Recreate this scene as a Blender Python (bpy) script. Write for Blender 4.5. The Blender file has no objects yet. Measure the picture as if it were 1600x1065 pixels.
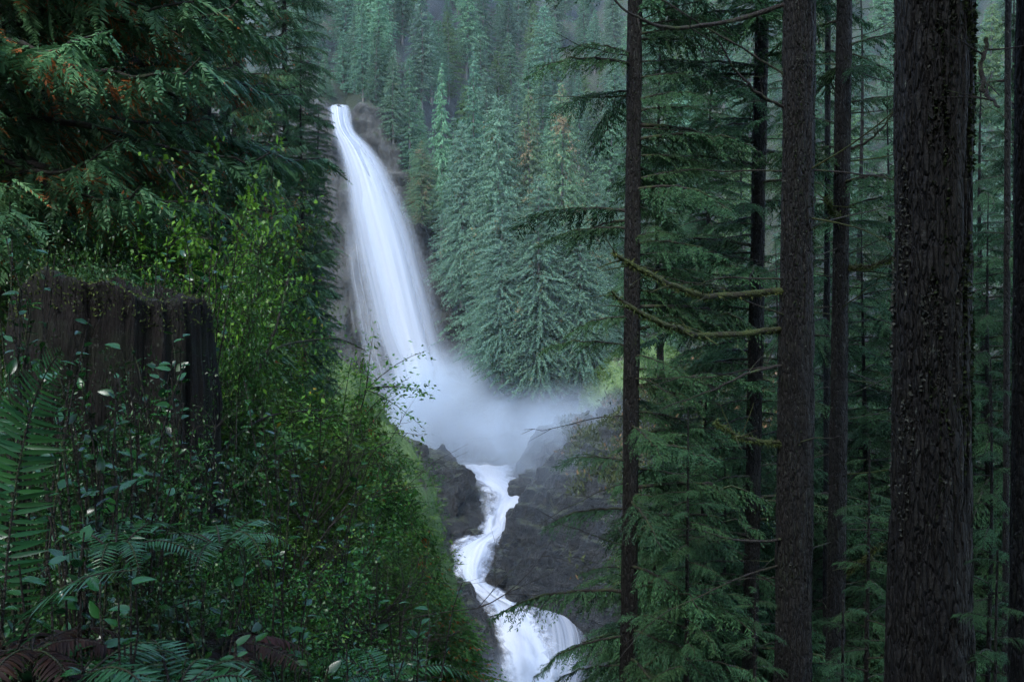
import bpy, math, random
import numpy as np
from mathutils import Vector, Matrix

# ------------------------------------------------------------------ camera, sky, light
scene = bpy.context.scene
C = scene.collection
F, CX, CY = 1570.0, 800.0, 532.5          # focal length and centre in photograph pixels
cam_d = bpy.data.cameras.new('camera'); cam = bpy.data.objects.new('camera', cam_d); C.objects.link(cam)
cam.location = (0, 0, 0); cam.rotation_euler = (math.radians(90), 0, 0)
cam_d.sensor_width = 36; cam_d.lens = 36 * F / 1600; cam_d.clip_start = .05; cam_d.clip_end = 3000
scene.camera = cam
SUN_EL, SUN_AZ = math.radians(50), math.radians(208)     # azimuth from +Y towards +X
world = bpy.data.worlds.new('World'); scene.world = world; world.use_nodes = True
wn = world.node_tree; wn.nodes.clear()
sky = wn.nodes.new('ShaderNodeTexSky'); sky.sky_type = 'NISHITA'; sky.sun_disc = False
sky.sun_elevation = SUN_EL; sky.sun_rotation = SUN_AZ; sky.air_density = 1.0; sky.dust_density = .6; sky.ozone_density = 2.0
bgn = wn.nodes.new('ShaderNodeBackground'); bgn.inputs['Strength'].default_value = .15
wo = wn.nodes.new('ShaderNodeOutputWorld')
wn.links.new(sky.outputs[0], bgn.inputs[0]); wn.links.new(bgn.outputs[0], wo.inputs[0])
sun_d = bpy.data.lights.new('sun', 'SUN'); sun_d.energy = 1.2; sun_d.angle = math.radians(25); sun_d.color = (1, .99, .97)
sun = bpy.data.objects.new('sun', sun_d); C.objects.link(sun)
sdir = Vector((math.sin(SUN_AZ) * math.cos(SUN_EL), math.cos(SUN_AZ) * math.cos(SUN_EL), math.sin(SUN_EL)))
sun.rotation_euler = sdir.to_track_quat('Z', 'Y').to_euler()
vs = scene.view_settings
vs.view_transform = 'Standard'; vs.look = 'None'; vs.exposure = 2.15; vs.gamma = 1.0; vs.use_curve_mapping = False
cy = scene.cycles
scene.render.engine = 'CYCLES'
cy.use_denoising = True; cy.use_adaptive_sampling = True; cy.adaptive_threshold = .035
cy.max_bounces = 5; cy.diffuse_bounces = 2; cy.glossy_bounces = 2; cy.transmission_bounces = 3
cy.volume_bounces = 1; cy.transparent_max_bounces = 16
cy.volume_step_rate = 3.0; cy.volume_preview_step_rate = 3.0; cy.volume_max_steps = 64
cy.sample_clamp_indirect = 4.0

rng = np.random.default_rng(7)
random.seed(7)

# ------------------------------------------------------------------ helpers
def W(px, py, d):
    return np.array([(px - CX) / F * d, d, (CY - py) / F * d])
def nrm(a):
    return a / np.maximum(np.linalg.norm(a, axis=-1, keepdims=True), 1e-9)
def hash3(i, j, k):
    n = (i.astype(np.int64) * 374761393 + j.astype(np.int64) * 668265263 + k.astype(np.int64) * 2147483647) & 0xffffffff
    n = ((n ^ (n >> 13)) * 1274126177) & 0xffffffff
    n = ((n ^ (n >> 16)) * 2246822519) & 0xffffffff
    return ((n ^ (n >> 15)) & 0xffffff) / float(0xffffff)
def vnoise(p):
    p = np.asarray(p, float); i = np.floor(p); f = p - i; f = f * f * (3 - 2 * f); i = i.astype(np.int64)
    x, y, z = i[..., 0], i[..., 1], i[..., 2]; u, v, w = f[..., 0], f[..., 1], f[..., 2]
    def h(a, b, c): return hash3(x + a, y + b, z + c)
    return ((h(0,0,0)*(1-u)+h(1,0,0)*u)*(1-v) + (h(0,1,0)*(1-u)+h(1,1,0)*u)*v)*(1-w) + \
           ((h(0,0,1)*(1-u)+h(1,0,1)*u)*(1-v) + (h(0,1,1)*(1-u)+h(1,1,1)*u)*v)*w
def fbm(p, o=4, g=.5):
    s = 0; a = 1; t = 0; p = np.asarray(p, float)
    for k in range(o):
        s = s + a * (vnoise(p) * 2 - 1); t += a; a *= g; p = p * 2.03 + 17.3
    return s / t
def ridge(p, o=4):
    s = 0; a = 1; t = 0; p = np.asarray(p, float)
    for k in range(o):
        s = s + a * (1 - np.abs(vnoise(p) * 2 - 1)); t += a; a *= .5; p = p * 2.1 + 9.1
    return s / t

def mesh(name, V, faces, mats, midx=None, smooth=False, uv=None):
    """V (n,3); faces (m,k) int array or list of such arrays"""
    me = bpy.data.meshes.new(name)
    if not isinstance(faces, list): faces = [faces]
    faces = [np.asarray(f, np.int32) for f in faces if len(f)]
    V = np.asarray(V, np.float32)
    me.vertices.add(len(V)); me.vertices.foreach_set('co', V.ravel())
    loops = np.concatenate([f.ravel() for f in faces])
    sizes = np.concatenate([np.full(len(f), f.shape[1], np.int32) for f in faces])
    me.loops.add(len(loops)); me.loops.foreach_set('vertex_index', loops)
    me.polygons.add(len(sizes))
    st = np.zeros(len(sizes), np.int32); st[1:] = np.cumsum(sizes)[:-1]
    me.polygons.foreach_set('loop_start', st)
    for m in (mats if isinstance(mats, (list, tuple)) else [mats]): me.materials.append(m)
    if midx is not None: me.polygons.foreach_set('material_index', np.asarray(midx, np.int32))
    me.polygons.foreach_set('use_smooth', np.full(len(sizes), bool(smooth)))
    if uv is not None:
        l = me.uv_layers.new(name='UVMap'); l.data.foreach_set('uv', np.asarray(uv, np.float32)[loops].ravel())
    me.update(calc_edges=True); me.validate()
    return me
def obj(name, me, parent=None, loc=None, rot=None, scale=None, kind=None):
    o = bpy.data.objects.new(name, me); C.objects.link(o)
    if parent is not None: o.parent = parent
    if loc is not None: o.location = loc
    if rot is not None: o.rotation_euler = rot
    if scale is not None: o.scale = scale if hasattr(scale, '__len__') else (scale,) * 3
    if kind: o['kind'] = kind
    return o
def tag(o, label, cat, group=None, kind=None):
    o['label'] = label; o['category'] = cat
    if group: o['group'] = group
    if kind: o['kind'] = kind
    return o
def empty(name, loc, rot=(0, 0, 0), scale=1):
    o = obj(name, None, None, loc, rot, scale); o.empty_display_size = .2
    return o
def grid_faces(nu, nv, wrap=False):
    a = np.arange(nu * nv).reshape(nv, nu)
    if wrap:
        b = np.roll(a, -1, 1); q = np.stack([a[:-1], b[:-1], b[1:], a[1:]], -1)
    else:
        q = np.stack([a[:-1, :-1], a[:-1, 1:], a[1:, 1:], a[1:, :-1]], -1)
    return q.reshape(-1, 4)
def merge(parts):
    """list of (V, F) with the same face size"""
    off = 0; Vs = []; Fs = []
    for V, f in parts:
        Vs.append(V); Fs.append(np.asarray(f) + off); off += len(V)
    return np.concatenate(Vs), np.concatenate(Fs)
def smooth_path(pts, n):
    pts = np.asarray(pts, float); m = len(pts)
    t = np.linspace(0, m - 1, n); i = np.clip(t.astype(int), 0, m - 2); f = (t - i)[:, None]
    p0 = pts[np.clip(i - 1, 0, m - 1)]; p1 = pts[i]; p2 = pts[i + 1]; p3 = pts[np.clip(i + 2, 0, m - 1)]
    return .5 * (2 * p1 + (p2 - p0) * f + (2 * p0 - 5 * p1 + 4 * p2 - p3) * f ** 2 + (3 * p1 - p0 - 3 * p2 + p3) * f ** 3)
def tube(path, radii, sides=6, lump=0.0, seed=0):
    path = np.asarray(path, float); n = len(path); radii = np.broadcast_to(np.asarray(radii, float), (n,))
    T = nrm(np.gradient(path, axis=0)); ref = np.where(np.abs(T[:, 2:3]) > .9, [[1., 0, 0]], [[0, 0, 1.]])
    A = nrm(np.cross(T, ref)); B = np.cross(T, A)
    th = np.arange(sides) / sides * 2 * np.pi
    R = radii[:, None] * np.ones(sides)
    if lump:
        R = R * (1 + lump * fbm(np.stack([np.cos(th)[None] * 1.5 + 0 * R, np.sin(th)[None] * 1.5 + 0 * R, np.linspace(0, n * .9, n)[:, None] + seed + 0 * R], -1), 2))
    V = path[:, None] + R[..., None] * (np.cos(th)[None, :, None] * A[:, None] + np.sin(th)[None, :, None] * B[:, None])
    return V.reshape(-1, 3), grid_faces(sides, n, True)
def kites(P, D, S, l, w, a=.42, droop=0.0):
    """one pointed leaf-like quad for every row"""
    l = np.asarray(l)[:, None]; w = np.asarray(w)[:, None]
    D = nrm(D); S = nrm(S - D * np.sum(S * D, -1, keepdims=True))
    mid = P + D * l * a
    tip = P + D * l; tip[:, 2] -= droop * l[:, 0]
    V = np.stack([P, mid + S * w * .5, tip, mid - S * w * .5], 1).reshape(-1, 3)
    return V, np.arange(len(P) * 4).reshape(-1, 4)

# ------------------------------------------------------------------ materials
def newmat(name):
    m = bpy.data.materials.new(name); m.use_nodes = True; nt = m.node_tree; nt.nodes.clear()
    return m, nt, nt.nodes.new, nt.links.new
def ramp(nt, fac, stops):
    r = nt.nodes.new('ShaderNodeValToRGB'); el = r.color_ramp.elements
    while len(el) < len(stops): el.new(.5)
    for e, (p, c) in zip(el, stops): e.position = p; e.color = (*c, 1)
    nt.links.new(fac, r.inputs[0]); return r.outputs[0]
def noise_n(nt, scale, detail=4, rough=.55, vec=None, dist=0.0, stretch=None, coord='Object'):
    n = nt.nodes.new('ShaderNodeTexNoise'); n.inputs['Scale'].default_value = scale
    n.inputs['Detail'].default_value = detail; n.inputs['Roughness'].default_value = rough; n.inputs['Distortion'].default_value = dist
    if vec is None:
        tc = nt.nodes.new('ShaderNodeTexCoord'); vec = tc.outputs[coord]
    if stretch:
        mp = nt.nodes.new('ShaderNodeMapping'); mp.inputs['Scale'].default_value = stretch
        nt.links.new(vec, mp.inputs[0]); vec = mp.outputs[0]
    nt.links.new(vec, n.inputs['Vector']); return n.outputs['Fac']
def math_n(nt, op, a, b=None, clamp=False):
    m = nt.nodes.new('ShaderNodeMath'); m.operation = op; m.use_clamp = clamp
    for i, v in enumerate((a, b)):
        if v is None: continue
        if isinstance(v, (int, float)): m.inputs[i].default_value = v
        else: nt.links.new(v, m.inputs[i])
    return m.outputs[0]
def maprange(nt, v, a, b, c=0., d=1., smooth=True):
    m = nt.nodes.new('ShaderNodeMapRange'); m.interpolation_type = 'SMOOTHSTEP' if smooth else 'LINEAR'
    nt.links.new(v, m.inputs[0])
    for i, x in enumerate((a, b, c, d)): m.inputs[i + 1].default_value = x
    return m.outputs[0]
def mixc(nt, fac, a, b, blend='MIX'):
    m = nt.nodes.new('ShaderNodeMix'); m.data_type = 'RGBA'; m.blend_type = blend
    if isinstance(fac, (int, float)): m.inputs[0].default_value = fac
    else: nt.links.new(fac, m.inputs[0])
    for i, v in ((6, a), (7, b)):
        if isinstance(v, tuple): m.inputs[i].default_value = (*v, 1)
        else: nt.links.new(v, m.inputs[i])
    return m.outputs[2]
def bump_n(nt, h, strength, dist):
    b = nt.nodes.new('ShaderNodeBump'); b.inputs['Strength'].default_value = strength; b.inputs['Distance'].default_value = dist
    nt.links.new(h, b.inputs['Height']); return b.outputs[0]
def finish(nt, col, rough=.6, spec=.3, normal=None, trans=0.0, transcol=None):
    p = nt.nodes.new('ShaderNodeBsdfPrincipled'); out = nt.nodes.new('ShaderNodeOutputMaterial')
    if isinstance(col, tuple): p.inputs['Base Color'].default_value = (*col, 1)
    else: nt.links.new(col, p.inputs['Base Color'])
    if isinstance(rough, (int, float)): p.inputs['Roughness'].default_value = rough
    else: nt.links.new(rough, p.inputs['Roughness'])
    p.inputs['Specular IOR Level'].default_value = spec
    if normal is not None: nt.links.new(normal, p.inputs['Normal'])
    sh = p.outputs[0]
    if trans:
        t = nt.nodes.new('ShaderNodeBsdfTranslucent')
        c = transcol if transcol is not None else col
        if isinstance(c, tuple): t.inputs[0].default_value = (*c, 1)
        else: nt.links.new(c, t.inputs[0])
        mx = nt.nodes.new('ShaderNodeMixShader'); mx.inputs[0].default_value = trans
        nt.links.new(sh, mx.inputs[1]); nt.links.new(t.outputs[0], mx.inputs[2]); sh = mx.outputs[0]
    nt.links.new(sh, out.inputs[0])
    return p

def leaf_mat(name, dark, light, odd=None, odd_share=.0, rough=.42, spec=.35, trans=.25, objvar=.35, patch=None):
    m, nt, N, L = newmat(name)
    g = N('ShaderNodeNewGeometry'); oi = N('ShaderNodeObjectInfo')
    col = ramp(nt, g.outputs['Random Per Island'], [(0, dark), (.75, tuple((a + b) / 2 for a, b in zip(dark, light))), (1, light)])
    if objvar:
        v = maprange(nt, oi.outputs['Random'], 0, 1, 1 - objvar, 1 + objvar, False)
        h = N('ShaderNodeHueSaturation'); L(col, h.inputs['Color']); L(v, h.inputs['Value'])
        hu = maprange(nt, math_n(nt, 'FRACT', math_n(nt, 'MULTIPLY', oi.outputs['Random'], 7.31)), 0, 1, .475, .52, False)
        L(hu, h.inputs['Hue']); col = h.outputs[0]
    if odd:
        # old sprays that have turned, in clusters
        n = noise_n(nt, patch or 2.5, 2, .5)
        f = math_n(nt, 'GREATER_THAN', math_n(nt, 'ADD', n, math_n(nt, 'MULTIPLY', g.outputs['Random Per Island'], .22)), .86 - odd_share)
        col = mixc(nt, f, col, odd)
    finish(nt, col, rough, spec, None, trans)
    return m
M = {}
M['hemlock'] = leaf_mat('hemlock needles', (.018, .055, .024), (.053, .124, .050), spec=.10, rough=.55, trans=.25)
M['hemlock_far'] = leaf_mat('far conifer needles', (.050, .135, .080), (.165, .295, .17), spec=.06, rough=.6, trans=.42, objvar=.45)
M['cedar'] = leaf_mat('cedar sprays', (.032, .096, .040), (.098, .205, .088), odd=(.24, .08, .02), odd_share=.115, rough=.45, spec=.18, trans=.22, patch=1.3)
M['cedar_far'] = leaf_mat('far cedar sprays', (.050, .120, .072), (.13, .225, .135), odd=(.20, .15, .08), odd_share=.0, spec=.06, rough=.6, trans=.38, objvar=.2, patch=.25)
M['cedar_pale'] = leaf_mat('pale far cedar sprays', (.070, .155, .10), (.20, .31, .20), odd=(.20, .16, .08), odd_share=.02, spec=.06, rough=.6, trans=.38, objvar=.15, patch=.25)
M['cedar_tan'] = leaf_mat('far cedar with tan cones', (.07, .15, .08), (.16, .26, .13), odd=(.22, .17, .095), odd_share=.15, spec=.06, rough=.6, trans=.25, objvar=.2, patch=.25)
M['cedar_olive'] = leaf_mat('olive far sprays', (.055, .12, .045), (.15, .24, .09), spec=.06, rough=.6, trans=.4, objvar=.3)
M['sapling'] = leaf_mat('young cedar sprays', (.030, .090, .014), (.095, .19, .032), odd=(.28, .09, .015), odd_share=.12, rough=.5, spec=.14, trans=.28, patch=1.0)
M['small_leaf'] = leaf_mat('small shrub leaves', (.032, .105, .014), (.11, .25, .034), odd=(.30, .22, .03), odd_share=-.03, rough=.42, spec=.22, trans=.35, patch=1.5)
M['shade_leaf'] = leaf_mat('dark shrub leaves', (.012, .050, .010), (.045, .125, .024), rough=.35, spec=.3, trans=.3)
M['lime_leaf'] = leaf_mat('lime shrub leaves', (.06, .16, .015), (.15, .29, .035), rough=.42, spec=.25, trans=.4, objvar=.1)
M['salal'] = leaf_mat('glossy broad leaves', (.007, .038, .011), (.018, .075, .020), rough=.25, spec=.34, trans=.15, objvar=.4)
M['fern'] = leaf_mat('fern leaflets', (.011, .052, .018), (.024, .084, .032), rough=.30, spec=.36, trans=.2, objvar=.3)
M['dead_fern'] = leaf_mat('dead fern leaflets', (.008, .004, .003), (.024, .010, .006), rough=.6, spec=.15, trans=.1)
M['brush'] = leaf_mat('brush', (.035, .045, .015), (.10, .11, .04), odd=(.17, .10, .05), odd_share=.1, spec=.05, trans=.2, patch=.3)
M['yellow_leaf'] = leaf_mat('yellowed leaf', (.28, .26, .03), (.38, .34, .06), spec=.2, trans=.3, objvar=0)
M['grass'] = leaf_mat('grass blades', (.05, .10, .025), (.14, .21, .06), spec=.1, trans=.3, objvar=.1)

def bark_mat(name, dark, light, moss=(.045, .075, .02), moss_amt=.5, sc=9., stretch=(1, 1, .22), lichen=.0, fine=None, plates=0.):
    m, nt, N, L = newmat(name)
    n1 = noise_n(nt, sc, 6, .65, stretch=stretch, dist=.6); n2 = noise_n(nt, sc * 5, 4, .6, stretch=fine)
    col = ramp(nt, math_n(nt, 'ADD', math_n(nt, 'MULTIPLY', n1, .7), math_n(nt, 'MULTIPLY', n2, .3)), [(.3, dark), (.7, light)])
    mo = maprange(nt, noise_n(nt, sc * .35, 5, .7), 1 - moss_amt - .08, 1 - moss_amt + .12)
    col = mixc(nt, math_n(nt, 'MULTIPLY', mo, .75), col, moss)
    if lichen:
        li = maprange(nt, noise_n(nt, sc * 2.2, 5, .7), .62, .68)
        col = mixc(nt, math_n(nt, 'MULTIPLY', li, lichen), col, (.20, .23, .19))
    h = math_n(nt, 'ADD', n1, math_n(nt, 'MULTIPLY', n2, .4))
    if plates:
        # bark broken into tall plates: dark cracks between them
        tc = N('ShaderNodeTexCoord'); mp = N('ShaderNodeMapping'); mp.inputs['Scale'].default_value = (plates, plates, plates * .20); L(tc.outputs['Object'], mp.inputs[0])
        nz = N('ShaderNodeTexNoise'); nz.inputs['Scale'].default_value = 1.3; L(mp.outputs[0], nz.inputs['Vector'])
        ad = N('ShaderNodeVectorMath'); ad.operation = 'ADD'; L(mp.outputs[0], ad.inputs[0]); L(nz.outputs['Color'], ad.inputs[1])
        vo = N('ShaderNodeTexVoronoi'); vo.feature = 'DISTANCE_TO_EDGE'; vo.inputs['Scale'].default_value = 1.0; L(ad.outputs[0], vo.inputs['Vector'])
        cr = maprange(nt, vo.outputs['Distance'], .0, .22)
        col = mixc(nt, cr, (.004, .0035, .0035), col)
        h = math_n(nt, 'ADD', math_n(nt, 'MULTIPLY', h, .5), math_n(nt, 'MULTIPLY', cr, 1.2))
    finish(nt, col, .75, .25, bump_n(nt, h, 1.0, .06))
    return m
M['bark'] = bark_mat('hemlock bark', (.0036, .0037, .0034), (.0160, .0160, .0142), moss=(.011, .017, .007), moss_amt=.42, lichen=.55, plates=34)
M['bark_big'] = bark_mat('thick furrowed bark', (.0031, .0032, .0029), (.0155, .0155, .0138), moss=(.008, .011, .007), moss_amt=.36, sc=7, stretch=(1, 1, .3), lichen=.45, plates=32)
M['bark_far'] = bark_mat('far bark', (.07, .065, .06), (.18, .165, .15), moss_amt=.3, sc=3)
M['twig'] = bark_mat('dead twig bark', (.010, .009, .008), (.036, .031, .027), moss_amt=.45, sc=14)
M['mossy'] = bark_mat('mossy branch', (.012, .012, .006), (.03, .028, .014), moss=(.042, .06, .012), moss_amt=.55, sc=10)
M['stump'] = bark_mat('rotting stump wood', (.0013, .001, .001), (.0068, .0042, .0034), moss=(.009, .014, .006), moss_amt=.46, sc=16, stretch=(1, 1, .07), fine=(1, 1, .15), lichen=.25)
M['lichen'] = leaf_mat('lichen flakes', (.022, .026, .022), (.07, .08, .066), rough=.8, spec=.2, trans=.1, objvar=.1)
M['moss_dark'] = leaf_mat('dark moss tufts', (.012, .018, .007), (.03, .042, .016), rough=.8, spec=.1, trans=.2, objvar=.1)
M['moss_flake'] = leaf_mat('moss tufts', (.035, .055, .014), (.10, .13, .035), rough=.8, spec=.2, trans=.2, objvar=.1)

def ground_mat():
    m, nt, N, L = newmat('forest floor')
    n1 = noise_n(nt, .9, 6, .65); n2 = noise_n(nt, 14, 5, .7)
    c = ramp(nt, n2, [(.3, (.018, .014, .010)), (.7, (.06, .045, .03))])
    c = mixc(nt, maprange(nt, n1, .45, .6), c, (.03, .055, .015))
    finish(nt, c, .85, .2, bump_n(nt, n2, .8, .05)); return m
def cliff_mat():
    m, nt, N, L = newmat('wet cliff rock and moss')
    g = N('ShaderNodeNewGeometry'); sx = N('ShaderNodeSeparateXYZ'); L(g.outputs['Normal'], sx.inputs[0])
    n1 = noise_n(nt, .22, 8, .65, stretch=(1, 1, 2.2), dist=.8); n2 = noise_n(nt, 1.6, 6, .7)
    rock = ramp(nt, math_n(nt, 'ADD', math_n(nt, 'MULTIPLY', n1, .6), math_n(nt, 'MULTIPLY', n2, .4)),
                [(.36, (.008, .0085, .008)), (.52, (.029, .030, .027)), (.68, (.080, .081, .073))])
    moss = ramp(nt, n2, [(.3, (.006, .012, .005)), (.7, (.028, .040, .015))])
    up = math_n(nt, 'ADD', sx.outputs[2], math_n(nt, 'MULTIPLY', math_n(nt, 'SUBTRACT', n2, .5), 1.1))
    col = mixc(nt, maprange(nt, up, .42, .72), rock, moss)
    finish(nt, col, .55, .4, bump_n(nt, n2, .9, .5)); return m
def rock_mat():
    m, nt, N, L = newmat('dark layered river rock')
    g = N('ShaderNodeNewGeometry'); sx = N('ShaderNodeSeparateXYZ'); L(g.outputs['Normal'], sx.inputs[0])
    n1 = noise_n(nt, .35, 8, .62, stretch=(.5, .5, 3.2), dist=1.0); n2 = noise_n(nt, 2.4, 6, .7)
    rock = ramp(nt, math_n(nt, 'ADD', math_n(nt, 'MULTIPLY', n1, .6), math_n(nt, 'MULTIPLY', n2, .4)),
                [(.38, (.0045, .0048, .0043)), (.50, (.0145, .0150, .0130)), (.64, (.046, .046, .039))])
    tc = N('ShaderNodeTexCoord'); mp = N('ShaderNodeMapping'); mp.inputs['Scale'].default_value = (.34, .34, .95); mp.inputs['Rotation'].default_value = (.1, .16, .3); L(tc.outputs['Object'], mp.inputs[0])
    nz = N('ShaderNodeTexNoise'); nz.inputs['Scale'].default_value = 1.1; nz.inputs['Detail'].default_value = 4; L(mp.outputs[0], nz.inputs['Vector'])
    ad = N('ShaderNodeVectorMath'); ad.operation = 'ADD'; L(mp.outputs[0], ad.inputs[0]); L(nz.outputs['Color'], ad.inputs[1])
    vo = N('ShaderNodeTexVoronoi'); vo.feature = 'DISTANCE_TO_EDGE'; L(ad.outputs[0], vo.inputs['Vector'])
    cr = maprange(nt, vo.outputs['Distance'], .0, .10); rock = mixc(nt, cr, (.003, .003, .003), rock)
    n1 = math_n(nt, 'ADD', n1, math_n(nt, 'MULTIPLY', cr, .5))
    up = math_n(nt, 'ADD', sx.outputs[2], math_n(nt, 'MULTIPLY', math_n(nt, 'SUBTRACT', n2, .5), 1.2))
    col = mixc(nt, maprange(nt, up, .75, 1.05), rock, (.06, .07, .035))
    finish(nt, col, maprange(nt, n2, .3, .7, .25, .6), .5, bump_n(nt, math_n(nt, 'ADD', n2, math_n(nt, 'MULTIPLY', n1, 2.)), 1.0, .6)); return m
def moss_slope_mat():
    m, nt, N, L = newmat('mossy turf')
    n1 = noise_n(nt, .35, 6, .6); n2 = noise_n(nt, 4, 5, .7)
    c = ramp(nt, n2, [(.3, (.04, .08, .025)), (.7, (.13, .19, .065))])
    c = mixc(nt, maprange(nt, n1, .56, .66), c, (.06, .055, .045))
    finish(nt, c, .8, .2, bump_n(nt, n2, .9, .3)); return m
M['ground'] = ground_mat(); M['cliff'] = cliff_mat(); M['rock'] = rock_mat(); M['turf'] = moss_slope_mat()

def water_mat(name, su, sv, lo, hi, edge=.16, dens=1.0, grey=0.0, top=.0, bottom=.0, fray=0.):
    """silky white water: long streaks along v, torn soft edges"""
    m, nt, N, L = newmat(name)
    uv = N('ShaderNodeUVMap'); sp = N('ShaderNodeSeparateXYZ'); L(uv.outputs[0], sp.inputs[0]); u, v = sp.outputs[0], sp.outputs[1]
    s1 = noise_n(nt, 1, 4, .55, vec=uv.outputs[0], stretch=(su, sv, 1), dist=.3)
    s2 = noise_n(nt, 1, 3, .5, vec=uv.outputs[0], stretch=(su * 4.3, sv * 1.3, 1))
    st = math_n(nt, 'ADD', math_n(nt, 'MULTIPLY', s1, .78), math_n(nt, 'MULTIPLY', s2, .22))
    a = maprange(nt, st, lo, hi)
    wob = math_n(nt, 'MULTIPLY', math_n(nt, 'SUBTRACT', s1, .5), .40)
    uu = math_n(nt, 'ADD', u, wob)
    if fray:
        s3 = noise_n(nt, 1, 4, .6, vec=uv.outputs[0], stretch=(su * 2, sv * 6, 1))
        uu = math_n(nt, 'ADD', uu, math_n(nt, 'MULTIPLY', math_n(nt, 'SUBTRACT', s3, .5), fray))
    e = math_n(nt, 'MULTIPLY', maprange(nt, uu, 0.02, edge), maprange(nt, uu, .98, 1 - edge))
    # the body of the jet is denser than its sides
    body = maprange(nt, math_n(nt, 'ABSOLUTE', math_n(nt, 'SUBTRACT', uu, .5)), .42, .12)
    al = math_n(nt, 'MULTIPLY', e, math_n(nt, 'ADD', math_n(nt, 'MULTIPLY', a, .8), math_n(nt, 'MULTIPLY', body, .7)), True)
    if top: al = math_n(nt, 'MULTIPLY', al, maprange(nt, v, 0, top))
    if bottom: al = math_n(nt, 'MULTIPLY', al, maprange(nt, v, 1, 1 - bottom))
    al = math_n(nt, 'MULTIPLY', al, dens, True)
    col = ramp(nt, st, [(.32, (.36 - grey, .41 - grey, .49 - grey)), (.64, (.54 - grey, .565 - grey, .60 - grey))])
    d = N('ShaderNodeBsdfDiffuse'); L(col, d.inputs[0]); tl = N('ShaderNodeBsdfTranslucent'); L(col, tl.inputs[0])
    m1 = N('ShaderNodeMixShader'); m1.inputs[0].default_value = .4; L(d.outputs[0], m1.inputs[1]); L(tl.outputs[0], m1.inputs[2])
    tr = N('ShaderNodeBsdfTransparent'); m2 = N('ShaderNodeMixShader')
    L(al, m2.inputs[0]); L(tr.outputs[0], m2.inputs[1]); L(m1.outputs[0], m2.inputs[2])
    L(m2.outputs[0], N('ShaderNodeOutputMaterial').inputs[0]); return m

UPV = np.array([0, 0, 1.])
# ------------------------------------------------------------------ terrain
def sstep(a, b, x):
    t = np.clip((x - a) / (b - a), 0, 1); return t * t * (3 - 2 * t)
def near_h(x, y):
    z = -1.75 - .30 * y - .17 * x
    z = z + np.maximum(0, -5 - x) * .62 + np.maximum(0, -y) * .25
    z = z - np.maximum(0, y - 30) ** 1.35 * .30
    z = z - sstep(2, 14, x - .03 * y) * 2.0
    z = z + (1 - sstep(-9, 1, x)) * np.clip(y - 4, 0, 40) * .16
    z = z + 1.3 * (1 - sstep(-6, 1.5, x)) * sstep(2, 7, y) * (1 - sstep(14, 24, y))
    return z
_cpx = np.array([-900, 0, 400, 480, 512, 530, 548, 562, 590, 625, 660, 700, 755, 820, 900, 1000, 1090, 1250, 1600, 2600])
_cz = np.array([46., 42, 39, 38.2, 36.6, 36.3, 36.8, 38.5, 36.0, 28, 18, 6, -3.5, -7.5, -9, -8, -2, 4, 9, 14])
_cy = np.array([172., 166, 160, 159, 160, 160, 160, 160, 159.5, 158.5, 156.5, 153, 149, 146, 144, 143, 142, 140, 136, 130])
def far_base(x):
    px = x / 150. * F + CX
    return np.interp(px, _cpx, _cz), np.interp(px, _cpx, _cy)
def far_h(x, y):
    b, yc = far_base(x)
    up = b + .74 * np.maximum(0, y - yc - 3) + .15 * np.clip(y - yc, 0, 3)
    k = sstep(-7.5, 0, y - yc)
    fl = -19.5 - np.maximum(0, 137 - y) * .52
    return fl + (up - fl) * k
def build_near():
    xs = np.concatenate([np.linspace(-70, -14, 30)[:-1], np.linspace(-14, 16, 130), np.linspace(16, 60, 24)[1:]])
    ys = np.concatenate([np.linspace(-45, -2, 24)[:-1], np.linspace(-2, 40, 170), np.linspace(40, 92, 40)[1:]])
    X, Y = np.meshgrid(xs, ys); Z = near_h(X, Y)
    P = np.stack([X, Y, Z * 0], -1)
    Z = Z + .45 * fbm(P * .35, 4) + .10 * fbm(P * 2.2, 3)
    Z = np.maximum(Z, -54)
    V = np.stack([X, Y, Z], -1).reshape(-1, 3)
    o = obj('near_hillside', mesh('near_hillside', V, grid_faces(len(xs), len(ys)), M['ground'], smooth=True), kind='structure')
    o['label'] = 'steep dark forest slope falling away into the gorge'
build_near()
def build_far():
    xs = np.concatenate([np.linspace(-230, -40, 50)[:-1], np.linspace(-40, 45, 300), np.linspace(45, 260, 60)[1:]])
    t = np.concatenate([np.linspace(-70, -9, 40)[:-1], np.linspace(-9, 4, 110), np.linspace(4, 230, 90)[1:]])
    X, Tt = np.meshgrid(xs, t); b, yc = far_base(X); Y = yc + Tt; Z = far_h(X, Y)
    face = sstep(-9, -6, Tt) * (1 - sstep(0, 6, Tt))
    P = np.stack([X, Y * .6, Z], -1)
    r = ridge(P * np.array([.13, .1, .10]), 5) - .55; r2 = fbm(P * np.array([.7, .5, 1.0]), 4)
    strata = fbm(np.stack([X * .05, Y * .05, Z * .55 + X * .06], -1), 3)
    Y = Y - face * (r * 6.0 + r2 * 1.3 + strata * 1.2)
    Z = Z + (1 - face) * .9 * fbm(np.stack([X, Y, 0 * X], -1) * .12, 4) + face * (r2 * .9)
    V = np.stack([X, Y, Z], -1).reshape(-1, 3)
    o = obj('far_hillside', mesh('far_hillside', V, grid_faces(len(xs), len(t)), M['cliff'], smooth=True), kind='structure')
    o['label'] = 'far hillside ending in the wet cliff behind the falls'
build_far()

# base sheet under everything, out to the horizon
def build_base():
    xs = np.linspace(-320, 320, 60); ys = np.linspace(-85, 450, 60); X, Y = np.meshgrid(xs, ys)
    Z = -56 + 0 * X
    V = np.stack([X, Y, Z], -1).reshape(-1, 3)
    obj('ground', mesh('ground', V, grid_faces(60, 60), M['ground'], smooth=True), kind='structure')
build_base()

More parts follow.
